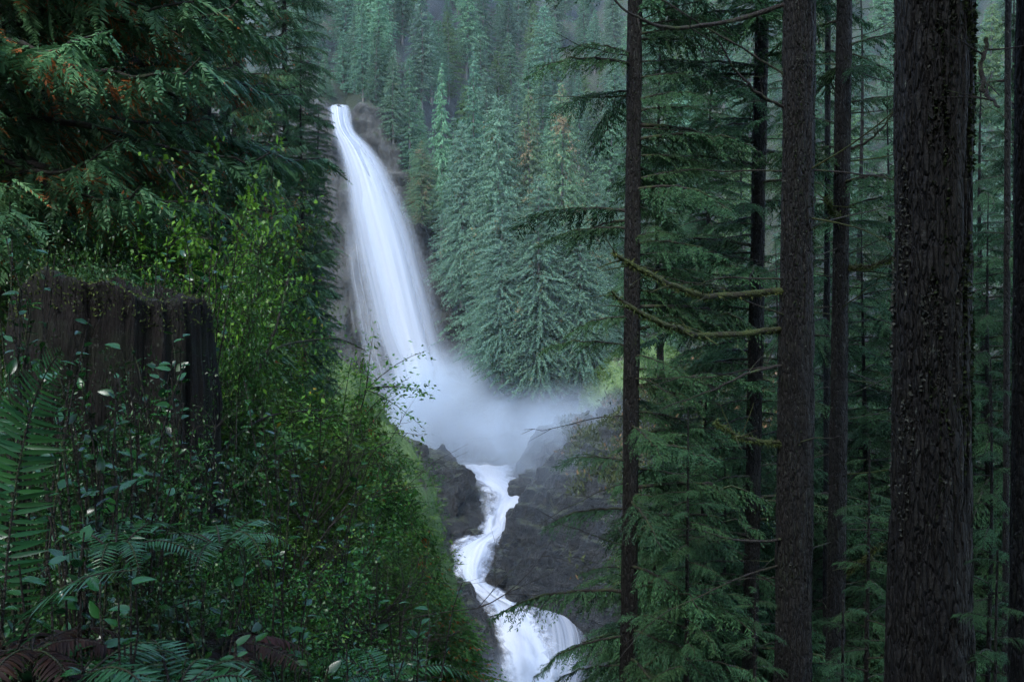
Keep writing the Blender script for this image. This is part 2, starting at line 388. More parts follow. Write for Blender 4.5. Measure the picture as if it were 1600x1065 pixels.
# ------------------------------------------------------------------ rocks
def rock(name, centre, size, seed, label, rz=0., mat='rock', res=(150, 90), amp=.16, strata=.07, power=2.6, cat='rock', tilt=0.):
    nu, nv = res
    th = np.linspace(0, 2 * np.pi, nu, endpoint=False); ph = np.linspace(-np.pi / 2, np.pi / 2, nv)
    T, Pp = np.meshgrid(th, ph)
    d = np.stack([np.cos(Pp) * np.cos(T), np.cos(Pp) * np.sin(T), np.sin(Pp)], -1)
    e = (np.abs(d) ** power).sum(-1) ** (-1 / power)
    q = d * e[..., None]
    s = np.array(size); world_q = q * s
    m = s.mean()
    n = (ridge(world_q / m * 1.7 + seed * 7.7, 5) - .55) * amp * 2 + fbm(world_q / m * 5 + seed, 4) * amp * .45
    zz = world_q[..., 2] + tilt * world_q[..., 0]
    st = (vnoise(np.stack([zz * 1.1 / m * 9, world_q[..., 0] / m * .8 + seed, world_q[..., 1] / m * .8], -1)) - .5) * strata * 2
    cell = np.floor(zz / m * 7 + 1.5 * vnoise(world_q / m * 2 + seed)); jag = hash3(cell.astype(np.int64), (np.arctan2(world_q[..., 1], world_q[..., 0]) * 3.2 + cell * .37 + .8 * vnoise(world_q / m * 3)).astype(np.int64), 0 * cell.astype(np.int64) + int(seed)) - .5
    q = q * (1 + n + st * np.cos(Pp) + jag * strata * 1.4 * np.cos(Pp))[..., None] * s
    o = obj(name, mesh(name, q.reshape(-1, 3), grid_faces(nu, nv, True), M[mat], smooth=True), None, centre, (0, 0, rz))
    return tag(o, label, cat)
rock('rock_outcrop', W(1010, 715, 134), (9.0, 6, 5.6), 5, 'brown rocky knob below the bright grassy slope', .5, amp=.30, strata=.03, power=3)
rock('rock_outcrop', W(760, 580, 148), (5.0, 4, 4.6), 31, 'black overhanging rock at the foot of the main fall', .1, amp=.30, strata=.03, power=3)
rock('rock_outcrop', W(868, 770, 127), (5.2, 4.5, 3.0), 11, 'rounded misty rock at the upper right of the zigzag stream', .3, amp=.32, strata=.02, power=2.4)
rock('rock_outcrop', W(690, 792, 122), (3.6, 4, 4.4), 8, 'dark rock left of the stream above its first bend', -.2, amp=.28, strata=.02, power=3)
rock('grassy_slope', W(1012, 640, 138), (9.5, 5, 8.0), 17, 'bright pale green grassy slope above the rocky knob', .35, mat='turf', amp=.16, strata=.0, power=2.0, cat='slope')
rock('mossy_bluff', W(405, 1010, 50), (9.3, 9, 15.0), 19, 'light green mossy bluff edge beside the gorge', .0, mat='turf', amp=.10, strata=.01, power=2.0, cat='bluff')

for px, py, d, sz, lab in [(741, 838, 115.6, 1.0, 'wet black boulder at the first bend of the stream'), (836, 776, 124.5, 1.3, 'dark boulder at the right of the stream head'), (806, 806, 118.2, 1.1, 'boulder on the right bank above the bend'),
                          (776, 902, 107.6, 1.0, 'boulder on the right bank below the bend'), (716, 924, 106.5, 1.2, 'boulder on the left bank below the bend'), (806, 928, 104.5, 1.0, 'boulder just above the lowest fall'), (722, 752, 131, 1.3, 'boulder at the left of the stream head')]:
    rock('boulder', W(px, py, d), (sz, sz * .9, sz * .75), int(px), lab, px * .7, res=(48, 28), amp=.30, strata=.02, power=2.6, cat='boulder')

# rows of the stream in the picture with their distance: (py, px_left, px_right, depth_left, depth_right)
STREAM = [(728, 700, 812, 138, 138), (745, 732, 806, 131.5, 131), (768, 752, 834, 126.5, 126), (790, 753, 818, 122.5, 122), (812, 754, 800, 119.5, 119), (830, 742, 798, 117, 116),
        (850, 706, 778, 114.5, 113), (888, 708, 760, 111.5, 110), (908, 716, 766, 109.5, 108), (928, 735, 790, 107.5, 106), (946, 752, 822, 105.5, 104),
        (972, 766, 850, 103.5, 102), (1005, 776, 868, 102, 100), (1050, 784, 880, 100.5, 98.5), (1110, 792, 890, 99.5, 97.5)]
def gorge_bed():
    A = np.array([W(a[1], a[0], a[3]) for a in STREAM])[::-1]; B = np.array([W(a[2], a[0], a[4]) for a in STREAM])[::-1]
    Mid = (A + B) / 2
    xs = np.linspace(-24, 46, 330); ys = np.linspace(88, 150, 330); X, Y = np.meshgrid(xs, ys)
    zs = np.interp(Y, Mid[:, 1], Mid[:, 2], left=-42, right=-17.4); xl = np.interp(Y, Mid[:, 1], A[:, 0]); xr = np.interp(Y, Mid[:, 1], B[:, 0])
    xr = xr + 2.6 * (1 - sstep(100.5, 105.5, Y))
    P0 = np.stack([X, Y, 0 * X], -1)
    wob = 1.5 * fbm(P0 * .35, 4)
    er = np.maximum(0, X - xr + .2 + wob * .5); el = np.maximum(0, xl - X + .2 + wob * .5)
    cl = 1 - sstep(134, 142, Y)
    Z = zs - .75 + (3.2 * (1 - np.exp(-er / 1.3)) + .50 * er) * (.15 + .85 * cl) + (2.0 * (1 - np.exp(-el / 1.1)) + .48 * el) * (.3 + .7 * cl)
    Z = Z + (np.clip(er + el, 0, 2) / 2) * ((ridge(P0 * np.array([.16, .12, 1]) + 3, 4) - .55) * np.where(er > 0, 5.5, 2.) + fbm(P0 * .5, 4) * 1.6) * (.25 + .75 * cl)
    # ledges: the rock breaks along its bedding
    q = Z * .55 + .06 * X + .5 * fbm(P0 * .12, 2); fr = q - np.floor(q); Z = Z + (sstep(.35, .75, fr) - fr) * .9 * (.3 + .7 * cl) * np.clip(er + el, 0, 1.5) / 1.5
    Z = Z + .42 * fbm(np.stack([X * 1.1, Y * 1.1, Z * 2.2], -1), 4)
    Xd = X + .7 * fbm(np.stack([X * .6, Y * .6, Z * .9], -1), 3) * np.clip(er + el, 0, 1)
    o = obj('gorge_bed', mesh('gorge_bed', np.stack([Xd, Y, Z], -1).reshape(-1, 3), grid_faces(330, 330), M['rock'], smooth=True), kind='structure')
    o['label'] = 'dark ledged rock of the gorge on both sides of the stream'
gorge_bed()
def tufts(o, n, size, seed, share=-.15, leafm='grass'):
    me = o.data; m = len(me.vertices); co = np.zeros(m * 3); me.vertices.foreach_get('co', co); co = co.reshape(-1, 3)
    no = np.zeros(m * 3); me.vertices.foreach_get('normal', no); no = no.reshape(-1, 3)
    r = np.random.default_rng(seed); i = r.integers(0, m, n * 2)
    i = i[(fbm(co[i] * .5 + seed, 3) > share) & (co[i][:, 1] < 3) & (np.arange(len(i)) >= 0)][:n]
    P = co[i] + r.normal(0, .18, (len(i), 3)); D = no[i] * .7 + UPV * .5 + r.normal(0, .5, (len(i), 3))
    kv, kf = kites(P, D, np.cross(nrm(D), r.normal(0, 1, (len(i), 3))), size * r.uniform(.5, 1.4, len(i)), size * .22 * r.uniform(.7, 1.3, len(i)), .4, .25)
    obj('grass', mesh('grass', kv, kf, M[leafm]), o, kind='stuff')
for o in [o for o in C.objects if o.name.startswith(('grassy_slope', 'mossy_bluff'))]:
    tufts(o, 26000 if 'bluff' in o.name else 9000, .34 if 'bluff' in o.name else .8, 3)

def brush(n, seed):
    me = bpy.data.objects['gorge_bed'].data; m = len(me.vertices); co = np.zeros(m * 3); me.vertices.foreach_get('co', co); co = co.reshape(-1, 3)
    r = np.random.default_rng(seed); i = r.integers(0, m, n * 6); c = co[i]
    ok = (c[:, 0] > 6.5) & (c[:, 0] < 30) & (c[:, 1] > 96) & (c[:, 1] < 134) & (fbm(c * .25 + 5, 3) + (c[:, 0] - 12) * .06 > .0)
    c = c[ok][:n]; P = c + r.normal(0, .45, c.shape) + UPV * r.uniform(0, .5, (len(c), 1)); D = r.normal(0, .7, c.shape) + UPV
    kv, kf = kites(P, D, np.cross(nrm(D), r.normal(0, 1, c.shape)), r.uniform(.35, .9, len(c)), r.uniform(.12, .3, len(c)))
    o = obj('brush', mesh('brush', kv, kf, M['brush']), kind='stuff'); o['label'] = 'low olive brown brush on the rock right of the cascade'; o['category'] = 'brush'
brush(34000, 4)

# ------------------------------------------------------------------ water
def ribbon(name, rows, mat, nu=24, nv=120, bulge=0.0, seed=0, parent=None, rough=.0):
    """rows: (py, px_left, px_right, depth_left, depth_right, py_right or None)"""
    Lp = np.array([W(r[1], r[0], r[3]) for r in rows]); Rp = np.array([W(r[2], (r[5] if len(r) > 5 else r[0]), r[4]) for r in rows])
    A = smooth_path(Lp, nv); B = smooth_path(Rp, nv)
    u = np.linspace(0, 1, nu); V = A[:, None] * (1 - u)[None, :, None] + B[:, None] * u[None, :, None]
    v = np.linspace(0, 1, nv)
    V[..., 1] -= bulge * np.sin(u * np.pi)[None] * np.clip(v * 3, 0, 1)[:, None]
    U2 = np.stack(np.broadcast_arrays(u[None, :], v[:, None]), -1)
    nz = fbm(np.stack([U2[..., 0] * 9, U2[..., 1] * 3, U2[..., 0] * 0 + seed], -1), 3)
    V[..., 1] -= nz * (.5 + rough)
    V[..., 2] += fbm(np.stack([U2[..., 0] * 6, U2[..., 1] * 14, U2[..., 0] * 0 + seed + 5], -1), 3) * rough
    return obj(name, mesh(name, V.reshape(-1, 3), grid_faces(nu, nv), mat, smooth=True, uv=U2.reshape(-1, 2)), parent)
M['fall'] = water_mat('silky fall', 3.0, .45, .24, .62, edge=.30, dens=1.1)
M['fall_soft'] = water_mat('thin veil of fall', 4, .7, .42, .75, edge=.38, dens=.6, grey=.03)
M['strand'] = water_mat('thin strands', 9, 1.2, .50, .66, edge=.3, dens=.42, top=.3, bottom=.2)
M['stream'] = water_mat('white stream', 3, 7, .30, .62, edge=.30, dens=1.0, fray=.5)
M['lip'] = water_mat('lower fall curtain', 8, .8, .40, .66, edge=.22, dens=.85, grey=.16)
fall = empty('waterfall', W(640, 700, 146))
tag(fall, 'tall white main waterfall curving down the cliff into spray', 'waterfall')
def under(o):
    o.parent = fall; o.matrix_parent_inverse = Matrix.Translation(fall.location).inverted(); return o
main_rows = [(164, 509, 546, 168, 167), (166, 507, 549, 161, 160), (172, 508, 551, 157, 156.4), (188, 512, 553, 155, 154.4), (208, 516, 562, 153.8, 152.8), (236, 520, 592, 152.6, 151.4), (275, 526, 619, 151.6, 150.2),
             (330, 529, 646, 150.8, 149.4), (390, 539, 668, 150.2, 148.8), (460, 556, 687, 149.6, 148.2), (520, 571, 703, 149.2, 147.8), (580, 597, 717, 148.8, 147.2),
             (640, 608, 734, 148.2, 146.4), (700, 610, 756, 147.3, 145.4), (735, 610, 770, 146.8, 144.8)]
under(ribbon('water_sheet', main_rows, M['fall'], 40, 160, 1.6, 1))
under(ribbon('water_sheet', [(r[0], r[1] + 6 + i * .8, r[2] - 8 - i * 1.5, r[3] - .8, r[4] - .8) for i, r in enumerate(main_rows)], M['fall'], 30, 140, 1.8, 9))
under(ribbon('water_veil', [(r[0], r[1] - 3 - i * 1.8, r[2] + 2 + i * .6, r[3] - 1.2, r[4] - 1.0) for i, r in enumerate(main_rows)], M['fall_soft'], 40, 140, 1.2, 4))
under(ribbon('water_strand', [(168, 536, 552, 155.6, 155.6), (190, 541, 553, 154.2, 154.2), (215, 545, 556, 153, 153), (232, 548, 566, 152, 152)], M['strand'], 12, 40, .2, 3))
under(ribbon('water_strand', [(320, 530, 556, 150.2, 150.2), (370, 533, 570, 149.6, 149.6), (430, 536, 582, 149.2, 149), (500, 545, 600, 148.8, 148.6), (570, 560, 612, 148.4, 148.2), (640, 575, 640, 148, 147.6)], M['strand'], 20, 90, .3, 6))
stream = empty('cascade', W(760, 900, 120))
tag(stream, 'white stream zigzagging between dark rocks below the main waterfall', 'cascade')
def under2(o):
    o.parent = stream; o.matrix_parent_inverse = Matrix.Translation(stream.location).inverted(); return o
rows = STREAM
rows = [(a[0], a[1] - 9, a[2] + 12, a[3], a[4]) for a in STREAM]
under2(ribbon('water_sheet', rows, M['stream'], 30, 260, 1.0, 2, rough=.35))
under2(ribbon('water_sheet', [(r[0] - 1, r[1] + 5, r[2] - 6, r[3] - .9, r[4] - .9) for r in rows], M['stream'], 26, 260, 1.0, 12, rough=.45))
under2(ribbon('water_curtain', [(942, 796, 876, 105, 105, 948), (948, 808, 908, 103.8, 103.2, 960), (962, 816, 922, 102.8, 101.8, 980), (1000, 822, 928, 101, 100.2, 1008), (1045, 826, 922, 99.6, 98.8, 1045), (1110, 832, 908, 98.4, 97.4)], M['lip'], 40, 90, .9, 8))
# water runs on over the ledge at the foot of the main fall
under2(ribbon('water_sheet', [(712, 640, 790, 146, 146), (722, 680, 800, 142, 141), (735, 706, 812, 137, 136)], M['fall_soft'], 30, 60, 0.2, 3, rough=.2))

# ------------------------------------------------------------------ foliage builders
def conifer_crown(H, R, r, levels, per, step, kl, kw, bare=.10, droop=.35, hang=.5, shape=.85, top=.02, gap=.15, fluff=.12):
    """crown of a whole tree as one set of small pointed sprays; returns V, F"""
    sd = float(r.uniform(0, 90))
    Ps, Ds, Ss, ls, ws = [], [], [], [], []
    for i in range(levels):
        t = bare + (1 - bare) * (i + r.uniform(-.4, .4)) / levels
        if t >= .995: t = .99
        z0 = H * t; tt = (t - bare) / (1 - bare)
        Lr = R * (max(1 - tt, 0) ** shape * min(1, .45 + tt * 3.0) + top)
        n = max(3, int(per * (.45 + .55 * Lr / R)))
        a0 = r.uniform(0, 6.28)
        for k in range(n):
            if r.random() < gap: continue
            az = a0 + k * 6.283 / n + r.uniform(-.6, .6)
            L = Lr * r.uniform(.62, 1.1) * (.72 + .6 * float(vnoise(np.array([math.cos(az) * 1.6 + sd, math.sin(az) * 1.6, z0 / R * 1.1]))))
            m = max(2, int(L / step)); s = (np.arange(m) + r.uniform(.3, .9, m)) / m
            s = s[s > .12] if L > 1 else s
            m = len(s)
            if not m: continue
            dirh = np.array([math.cos(az), math.sin(az), 0]); side = np.array([-dirh[1], dirh[0], 0])
            rise = .25 * (tt - .3); zj = r.uniform(-1, 1) * H / levels; dr = droop * r.uniform(.4, 1.6)
            P = dirh * (s * L)[:, None] + UPV * (z0 + zj + rise * s * L - dr * L * s ** 1.8)[:, None]
            for sg in (-1, 1, 0):
                reps = 1 if sg else 2
                for q in range(reps):
                    out = dirh * r.uniform(.3, .9, (m, 1)) + side * (sg * r.uniform(.5, 1.0, (m, 1)) + r.uniform(-.3, .3, (m, 1))) + r.normal(0, fluff, (m, 3))
                    D = out + UPV * (-hang * r.uniform(.4, 1.5, (m, 1)))
                    sc = (1 - .55 * s) * r.uniform(.6, 1.25, m)
                    Ps.append(P + r.normal(0, step * .18, (m, 3))); Ds.append(D)
                    Ss.append(np.cross(nrm(D), UPV + r.normal(0, .5, (m, 3)))); ls.append(kl * sc); ws.append(kw * (.6 + .4 * sc) * r.uniform(.7, 1.2, m))
    return kites(np.concatenate(Ps), np.concatenate(Ds), np.concatenate(Ss), np.concatenate(ls), np.concatenate(ws))
def simple_trunk(H, r0, sides=7, rings=12, seed=0):
    z = np.linspace(-1.5, H * .985, rings)
    path = np.stack([.004 * H * np.sin(z / H * 5 + seed), .004 * H * np.cos(z / H * 4 + seed), z], -1)
    return tube(path, r0 * (1 - np.clip(z / H, 0, 1) * .94), sides)
def needles_branch(L, r, kind):
    """a bough along +X: returns wood V,F and foliage V,F"""
    n = 14; s = np.linspace(0, 1, n)
    if kind == 'hemlock': zc = L * (.10 * s - .30 * s ** 2.2)
    else: zc = L * (.02 * s - .42 * s ** 1.5 + .20 * s ** 4)
    wob = r.normal(0, .015, (n, 3)) * L; wob[0] = 0
    ax = np.stack([L * s * (1 - .06 * s), 0 * s, zc], -1) + wob * s[:, None]
    wood = [tube(ax, .013 * L * (1 - .85 * s) + .002, 5)]
    Ps, Ds, Ss, ls, ws = [], [], [], [], []
    def at(t):
        return np.array([np.interp(t, s, ax[:, k]) for k in range(3)])
    if kind == 'hemlock':
        ns = int(L / .055)
        for i in range(ns):
            t = .10 + .9 * (i + r.uniform(-.3, .3)) / ns
            if t > 1: continue
            for sg in (-1, 1):
                if r.random() < .18: continue
                l2 = (L * .34 * (1 - t) ** .75 * (min(1, t * 2.6)) + .10) * r.uniform(.5, 1.15)
                a = r.uniform(.75, 1.15) * sg
                d = np.array([math.cos(a), math.sin(a), r.uniform(-.55, .05)])
                d /= np.linalg.norm(d); p0 = at(t)
                m = max(4, int(l2 / .022)); u = np.linspace(.05, 1, m)
                pp = p0 + d * (u * l2)[:, None]; pp[:, 2] -= .42 * l2 * u ** 2
                if l2 > .3: wood.append(tube(pp[:: max(1, m // 5)], np.linspace(.004, .0015, len(pp[:: max(1, m // 5)])), 3))
                for g in (-1, 1):
                    perp = np.array([-d[1], d[0], 0]) * g
                    D = d * r.uniform(.5, 1.0, (m, 1)) + perp * r.uniform(.4, .9, (m, 1)) + UPV * r.uniform(-1.0, -.1, (m, 1))
                    Ps.append(pp + r.normal(0, .006, (m, 3))); Ds.append(D)
                    Ss.append(np.cross(nrm(D), UPV + r.normal(0, .35, (m, 3))))
                    ls.append(r.uniform(.045, .105, m) * (1.1 - .5 * u)); ws.append(r.uniform(.012, .021, m))
    else:
        ns = int(L / .05)
        for i in range(ns):
            t = .08 + .92 * (i + r.uniform(-.4, .4)) / ns
            if t > 1: continue
            for sg in (-1, 1):
                if r.random() < .15: continue
                l2 = r.uniform(.22, .52) * (1.1 - .45 * t) * (.6 + .4 * min(1, L / 2))
                a = r.uniform(.3, 1.2) * sg
                d = np.array([math.cos(a), math.sin(a), r.uniform(-1.1, -.25)]); d /= np.linalg.norm(d)
                p0 = at(t) + r.normal(0, .02, 3)
                nrmv = nrm(np.array([r.normal(0, .5), r.normal(0, .5), 1.0])); lat = nrm(np.cross(d, nrmv))
                m = max(6, int(l2 / .020)); u = np.linspace(.06, 1, m)
                pp = p0 + d * (u * l2)[:, None]; pp[:, 2] -= .35 * l2 * u ** 2
                for g in (-1, 1):
                    D = d * r.uniform(.7, 1.0, (m, 1)) + lat * g * r.uniform(.6, 1.0, (m, 1)) + UPV * r.uniform(-.45, .0, (m, 1))
                    prof = np.sin(np.clip(u * 1.15, 0, 1) * np.pi) ** .6 * .8 + .2
                    Ps.append(pp); Ds.append(D); Ss.append(np.cross(nrm(D), nrmv + r.normal(0, .2, (m, 3))))
                    ls.append(l2 * .30 * prof * r.uniform(.7, 1.2, m)); ws.append(r.uniform(.014, .026, m))
                Ps.append(pp[-1:]); Ds.append(d[None] - .3 * UPV); Ss.append(lat[None]); ls.append(np.array([l2 * .15])); ws.append(np.array([.014]))
    wv, wf = merge(wood)
    fv, ff = kites(np.concatenate(Ps), np.concatenate(Ds), np.concatenate(Ss), np.concatenate(ls), np.concatenate(ws))
    return wv, wf, fv, ff
def bough_set(kind, n, L, wood_mat, leaf_m, seed):
    out = []
    for i in range(n):
        r = np.random.default_rng(seed + i); wv, wf, fv, ff = needles_branch(L, r, kind)
        out.append((mesh('branch', wv, wf, wood_mat, smooth=True), mesh('foliage', fv, ff, leaf_m)))
    return out
HEM_L, CED_L = 1.8, 2.4
HEM = bough_set('hemlock', 6, HEM_L, M['twig'], M['hemlock'], 100)
CED = bough_set('cedar', 7, CED_L, M['twig'], M['cedar'], 200)

def add_bough(tree, bset, L0, pos, az, length, pitch, r, roll=0.):
    w, f = bset[int(r.integers(len(bset)))]
    b = obj('branch', w, tree, pos, (roll, -pitch, az), length / L0)
    obj('foliage', f, b, kind='stuff')
    return b
def dead_branch(tree, pos, az, length, pitch, r, mat='twig', rad=.012):
    n = 12; s = np.linspace(0, 1, n)
    p = np.stack([s * length, .10 * length * fbm(np.stack([s * 3, 0 * s + r.uniform(0, 99), 0 * s], -1), 2) * s, length * (math.tan(pitch) * s + r.uniform(-.25, .2) * s ** 2) + .06 * length * fbm(np.stack([s * 4, 0 * s + r.uniform(0, 99), 0 * s], -1), 2) * s], -1)
    parts = [tube(p, rad * (1 - .8 * s) + .001, 5, .3, r.uniform(0, 50))]
    for k in range(int(r.integers(1, 5))):
        i = int(r.integers(4, n - 1)); q = p[i]; l = length * r.uniform(.12, .35); a = r.uniform(.4, 1.1) * r.choice([-1, 1])
        u = np.linspace(0, 1, 5)[:, None]
        parts.append(tube(q + np.array([math.cos(a), math.sin(a), r.uniform(-.5, .4)]) * u * l, rad * .4 * (1 - .8 * u[:, 0]) + .0008, 4))
    V, f = merge(parts)
    return obj('branch', mesh('branch', V, f, M[mat], smooth=True), tree, pos, (0, 0, az))

def big_trunk(r0, z0, z1, seed, sides=64, rings=220, groove=.08, plate=.05, taper=.35, flare=.0, lean=(0, 0)):
    """local z from z0 (below ground) to z1, furrowed bark as real relief"""
    z = np.linspace(z0, z1, rings); th = np.arange(sides) / sides * 2 * np.pi
    Z, T = np.meshgrid(z, th, indexing='ij')
    k = (Z - z0) / (z1 - z0)
    R = r0 * (1.12 - taper * k) * (1 + .03 * np.sin(Z * 1.3 + seed) + .03 * np.sin(T * 2 + seed + Z * .4))
    cs = np.stack([np.cos(T) * r0 * 26, np.sin(T) * r0 * 26, Z * 2.6], -1)
    f1 = np.abs(fbm(cs * .55 + seed, 3)); f2 = fbm(cs * 1.7 + seed * 3, 3)
    R = R * (1 - groove * np.exp(-f1 * 9) + plate * f2)
    R = R + flare * np.exp(-(Z - z0) * .8)
    V = np.stack([R * np.cos(T) + lean[0] * Z, R * np.sin(T) + lean[1] * Z, Z], -1).reshape(-1, 3)
    return V, grid_faces(sides, rings, True)
def flakes(r0, z0, z1, n, seed, size, az_c=None, az_w=3.14, lean=(0, 0), proud=1.0):
    """little curled lichen or moss flakes standing off the bark"""
    r = np.random.default_rng(seed)
    z = r.uniform(z0, z1, n * 6); az = r.uniform(-az_w, az_w, n * 6) + (az_c or 0)
    keep = fbm(np.stack([np.cos(az) * 2.2, np.sin(az) * 2.2, z * 1.6 + seed], -1), 3) > .14
    z, az = z[keep][:n], az[keep][:n]
    N = np.stack([np.cos(az), np.sin(az), 0 * az], -1)
    P = N * (r0 * proud) + UPV * z[:, None]; P[:, 0] += lean[0] * z; P[:, 1] += lean[1] * z
    D = r.normal(0, 1, (len(z), 3)) + N * .9 - UPV * .5; S = np.cross(nrm(D), r.normal(0, 1, (len(z), 3)))
    sz = size * r.uniform(.4, 1.4, len(z))
    return kites(P, D, S, sz, sz * .8)

# ------------------------------------------------------------------ trees on the near slope, right
def near_tree(px, depth, width_px, label, seed, branch_rows, lean_px=0, bark='bark', z_top=16, live=(0, 0, 0), dead=0, name='hemlock_tree', sides=48, rings=200,
              lich=400, lens=(.8, 1.9), az_pref=None, dead_z=(-4, 5), grp=None, relief=(.14, .07), cat='tree'):
    r = np.random.default_rng(seed)
    x = (px - CX) / F * depth; rad = width_px / F * depth / 2 * .9
    zg = float(near_h(np.array(x), np.array(depth)))
    lean = lean_px / 1065. ; lean = (lean, r.uniform(-.01, .01))
    t = empty(name, (x - lean[0] * 0, depth, 0))
    V, f = big_trunk(rad, zg - .6, z_top, seed, sides, rings, relief[0], relief[1], .30, rad * .5, lean)
    # keep the photographed width at eye level
    obj('trunk', mesh('trunk', V, f, M[bark], smooth=True), t)
    if lich:
        lv, lf = flakes(rad * .97, max(zg, -6), 7, lich * 2, seed + 5, .016 + rad * .02, math.radians(200), 1.6, lean)
        obj('lichen', mesh('lichen', lv, lf, M['lichen']), t, kind='stuff')
        lv, lf = flakes(rad * .97, max(zg, -6), 7, lich * 2, seed + 6, .02 + rad * .02, math.radians(-30), 1.5, lean)
        obj('moss', mesh('moss', lv, lf, M['moss_dark']), t, kind='stuff')
    n, za, zb = live
    for i in range(n):
        z = za + (zb - za) * (i + r.uniform(0, 1)) / n
        az = r.uniform(0, 6.283) if az_pref is None or r.random() < .3 else az_pref[int(r.integers(len(az_pref)))] + r.normal(0, .5)
        taper = 1 - .5 * max(0, z - 6) / 12
        add_bough(t, HEM, HEM_L, (lean[0] * z, lean[1] * z, z), az, r.uniform(*lens) * taper, r.uniform(-.15, .22), r, r.uniform(-.3, .3))
    for i in range(dead):
        z = r.uniform(*dead_z); az = r.uniform(0, 6.283) if r.random() < .4 else r.choice([0., 3.14]) + r.normal(0, .5)
        dead_branch(t, (lean[0] * z, lean[1] * z, z), az, r.uniform(.5, 2.0), r.uniform(-.3, .35), r, 'mossy' if r.random() < .25 else 'twig', rad * .035 + .006)
    tag(t, label, cat, grp)
    return t
PI = math.pi
t1 = near_tree(987, 14, 27, 'slender hemlock with drooping boughs, nearest the mist', 1, None, 10, live=(125, -4.8, 10), dead=10, lens=(.9, 2.2), az_pref=[0, 0, .5, -.4, PI], lich=260, name='hemlock_tree')
t2 = near_tree(1181, 16, 25, 'thin dark hemlock trunk just left of the mossy-branched trunk', 2, None, 18, live=(112, -5.5, 11), dead=14, lens=(1.0, 2.4), az_pref=[PI, PI + .5, 0], lich=240)
t3 = near_tree(1244, 11.6, 57, 'medium trunk with long mossy branches reaching left', 3, None, 8, live=(24, 4.2, 14), dead=12, lens=(1, 2.2), lich=900, sides=80, rings=300, dead_z=(-3.5, 4))
t4 = near_tree(1312, 14, 29, 'slim trunk between the two thick trunks', 4, None, 18, live=(40, 1.5, 13), dead=26, lens=(.8, 1.8), lich=300, dead_z=(-4, 4.6))
t5 = near_tree(1456, 6, 128, 'thickest dark trunk with furrowed bark on the right', 5, None, 12, bark='bark_big', live=(26, 3.4, 15), dead=3, lens=(1.2, 2.8), lich=6000, sides=180, rings=640, relief=(.11, .045), dead_z=(2.6, 5), name='fir_tree', z_top=14)
t6 = near_tree(1596, 7, 30, 'lichen crusted trunk cut by the right edge', 6, None, 12, live=(16, 3.2, 12), dead=4, lich=700, sides=64, rings=240, lens=(1, 2.2))
t7 = near_tree(1573, 15, 11, 'thin dark pole of a tree at the right edge', 7, None, 6, live=(30, 1, 9), dead=8, lich=40, sides=16, rings=80, lens=(.7, 1.5))
t8 = near_tree(1292, 17, 11, 'thin pole trunk hugging the slim trunk', 8, None, 2, live=(26, -1, 9), dead=10, lich=30, sides=16, rings=80, lens=(.6, 1.5), z_top=10)
def young(px, depth, top_py, w, label, seed, lens, n, lean=2):
    x, _, zt = W(px, top_py, depth)
    zg = float(near_h(np.array(x), np.array(depth)))
    r = np.random.default_rng(seed); rad = w / F * depth / 2
    t = empty('young_hemlock', (x, depth, zg))
    H = zt - zg; z = np.linspace(-.4, H, 30); le = lean / 1065.
    V, f = tube(np.stack([le * z, .05 * np.sin(z), z], -1), rad * (1.15 - 1.0 * np.clip(z / H, 0, 1)) + .004, 8, .2, seed)
    obj('trunk', mesh('trunk', V, f, M['bark'], smooth=True), t)
    for i in range(n):
        k = (i + r.uniform(0, 1)) / n; zz = H * (.12 + .86 * k)
        L = (lens[1] * (1 - k) + lens[0] * k) * r.uniform(.7, 1.15)
        add_bough(t, HEM, HEM_L, (le * zz, 0, zz), i * 2.4 + r.uniform(-.5, .5), L, r.uniform(-.1, .25), r, r.uniform(-.3, .3))
    tag(t, label, 'tree')
young(1073, 13, 640, 8, 'young hemlock standing low right of the slender hemlock', 31, (.3, 1.35), 46)
young(1131, 17, 720, 8, 'small young hemlock low beside the thin dark trunk', 32, (.3, 1.5), 40)
young(1022, 20, 800, 9, 'low bushy hemlock beside the lowest fall', 33, (.3, 1.5), 44)
young(1235, 20, 640, 9, 'young hemlock seen behind the medium trunk', 34, (.3, 1.9), 50)
young(1355, 12, 700, 9, 'young hemlock between the slim trunk and thickest trunk', 35, (.3, 1.3), 44)
young(1545, 11, 560, 9, 'young hemlock between the thickest trunk and right edge', 36, (.3, 1.4), 50)
young(1420, 22, 520, 10, 'young hemlock half hidden behind the thickest trunk', 37, (.3, 2.0), 56)
young(992, 26, 900, 9, 'lowest young conifer at the brink of the gorge', 38, (.3, 1.5), 40)
young(1320, 5.2, 930, 7, 'bright green hemlock sapling in the lower right foreground', 39, (.2, .55), 24)
young(1560, 5.6, 860, 7, 'hemlock sapling in the lower right corner', 40, (.2, .6), 26)
young(1180, 11, 900, 8, 'dark low hemlock sapling at the foot of the medium trunk', 41, (.2, 1.0), 34)

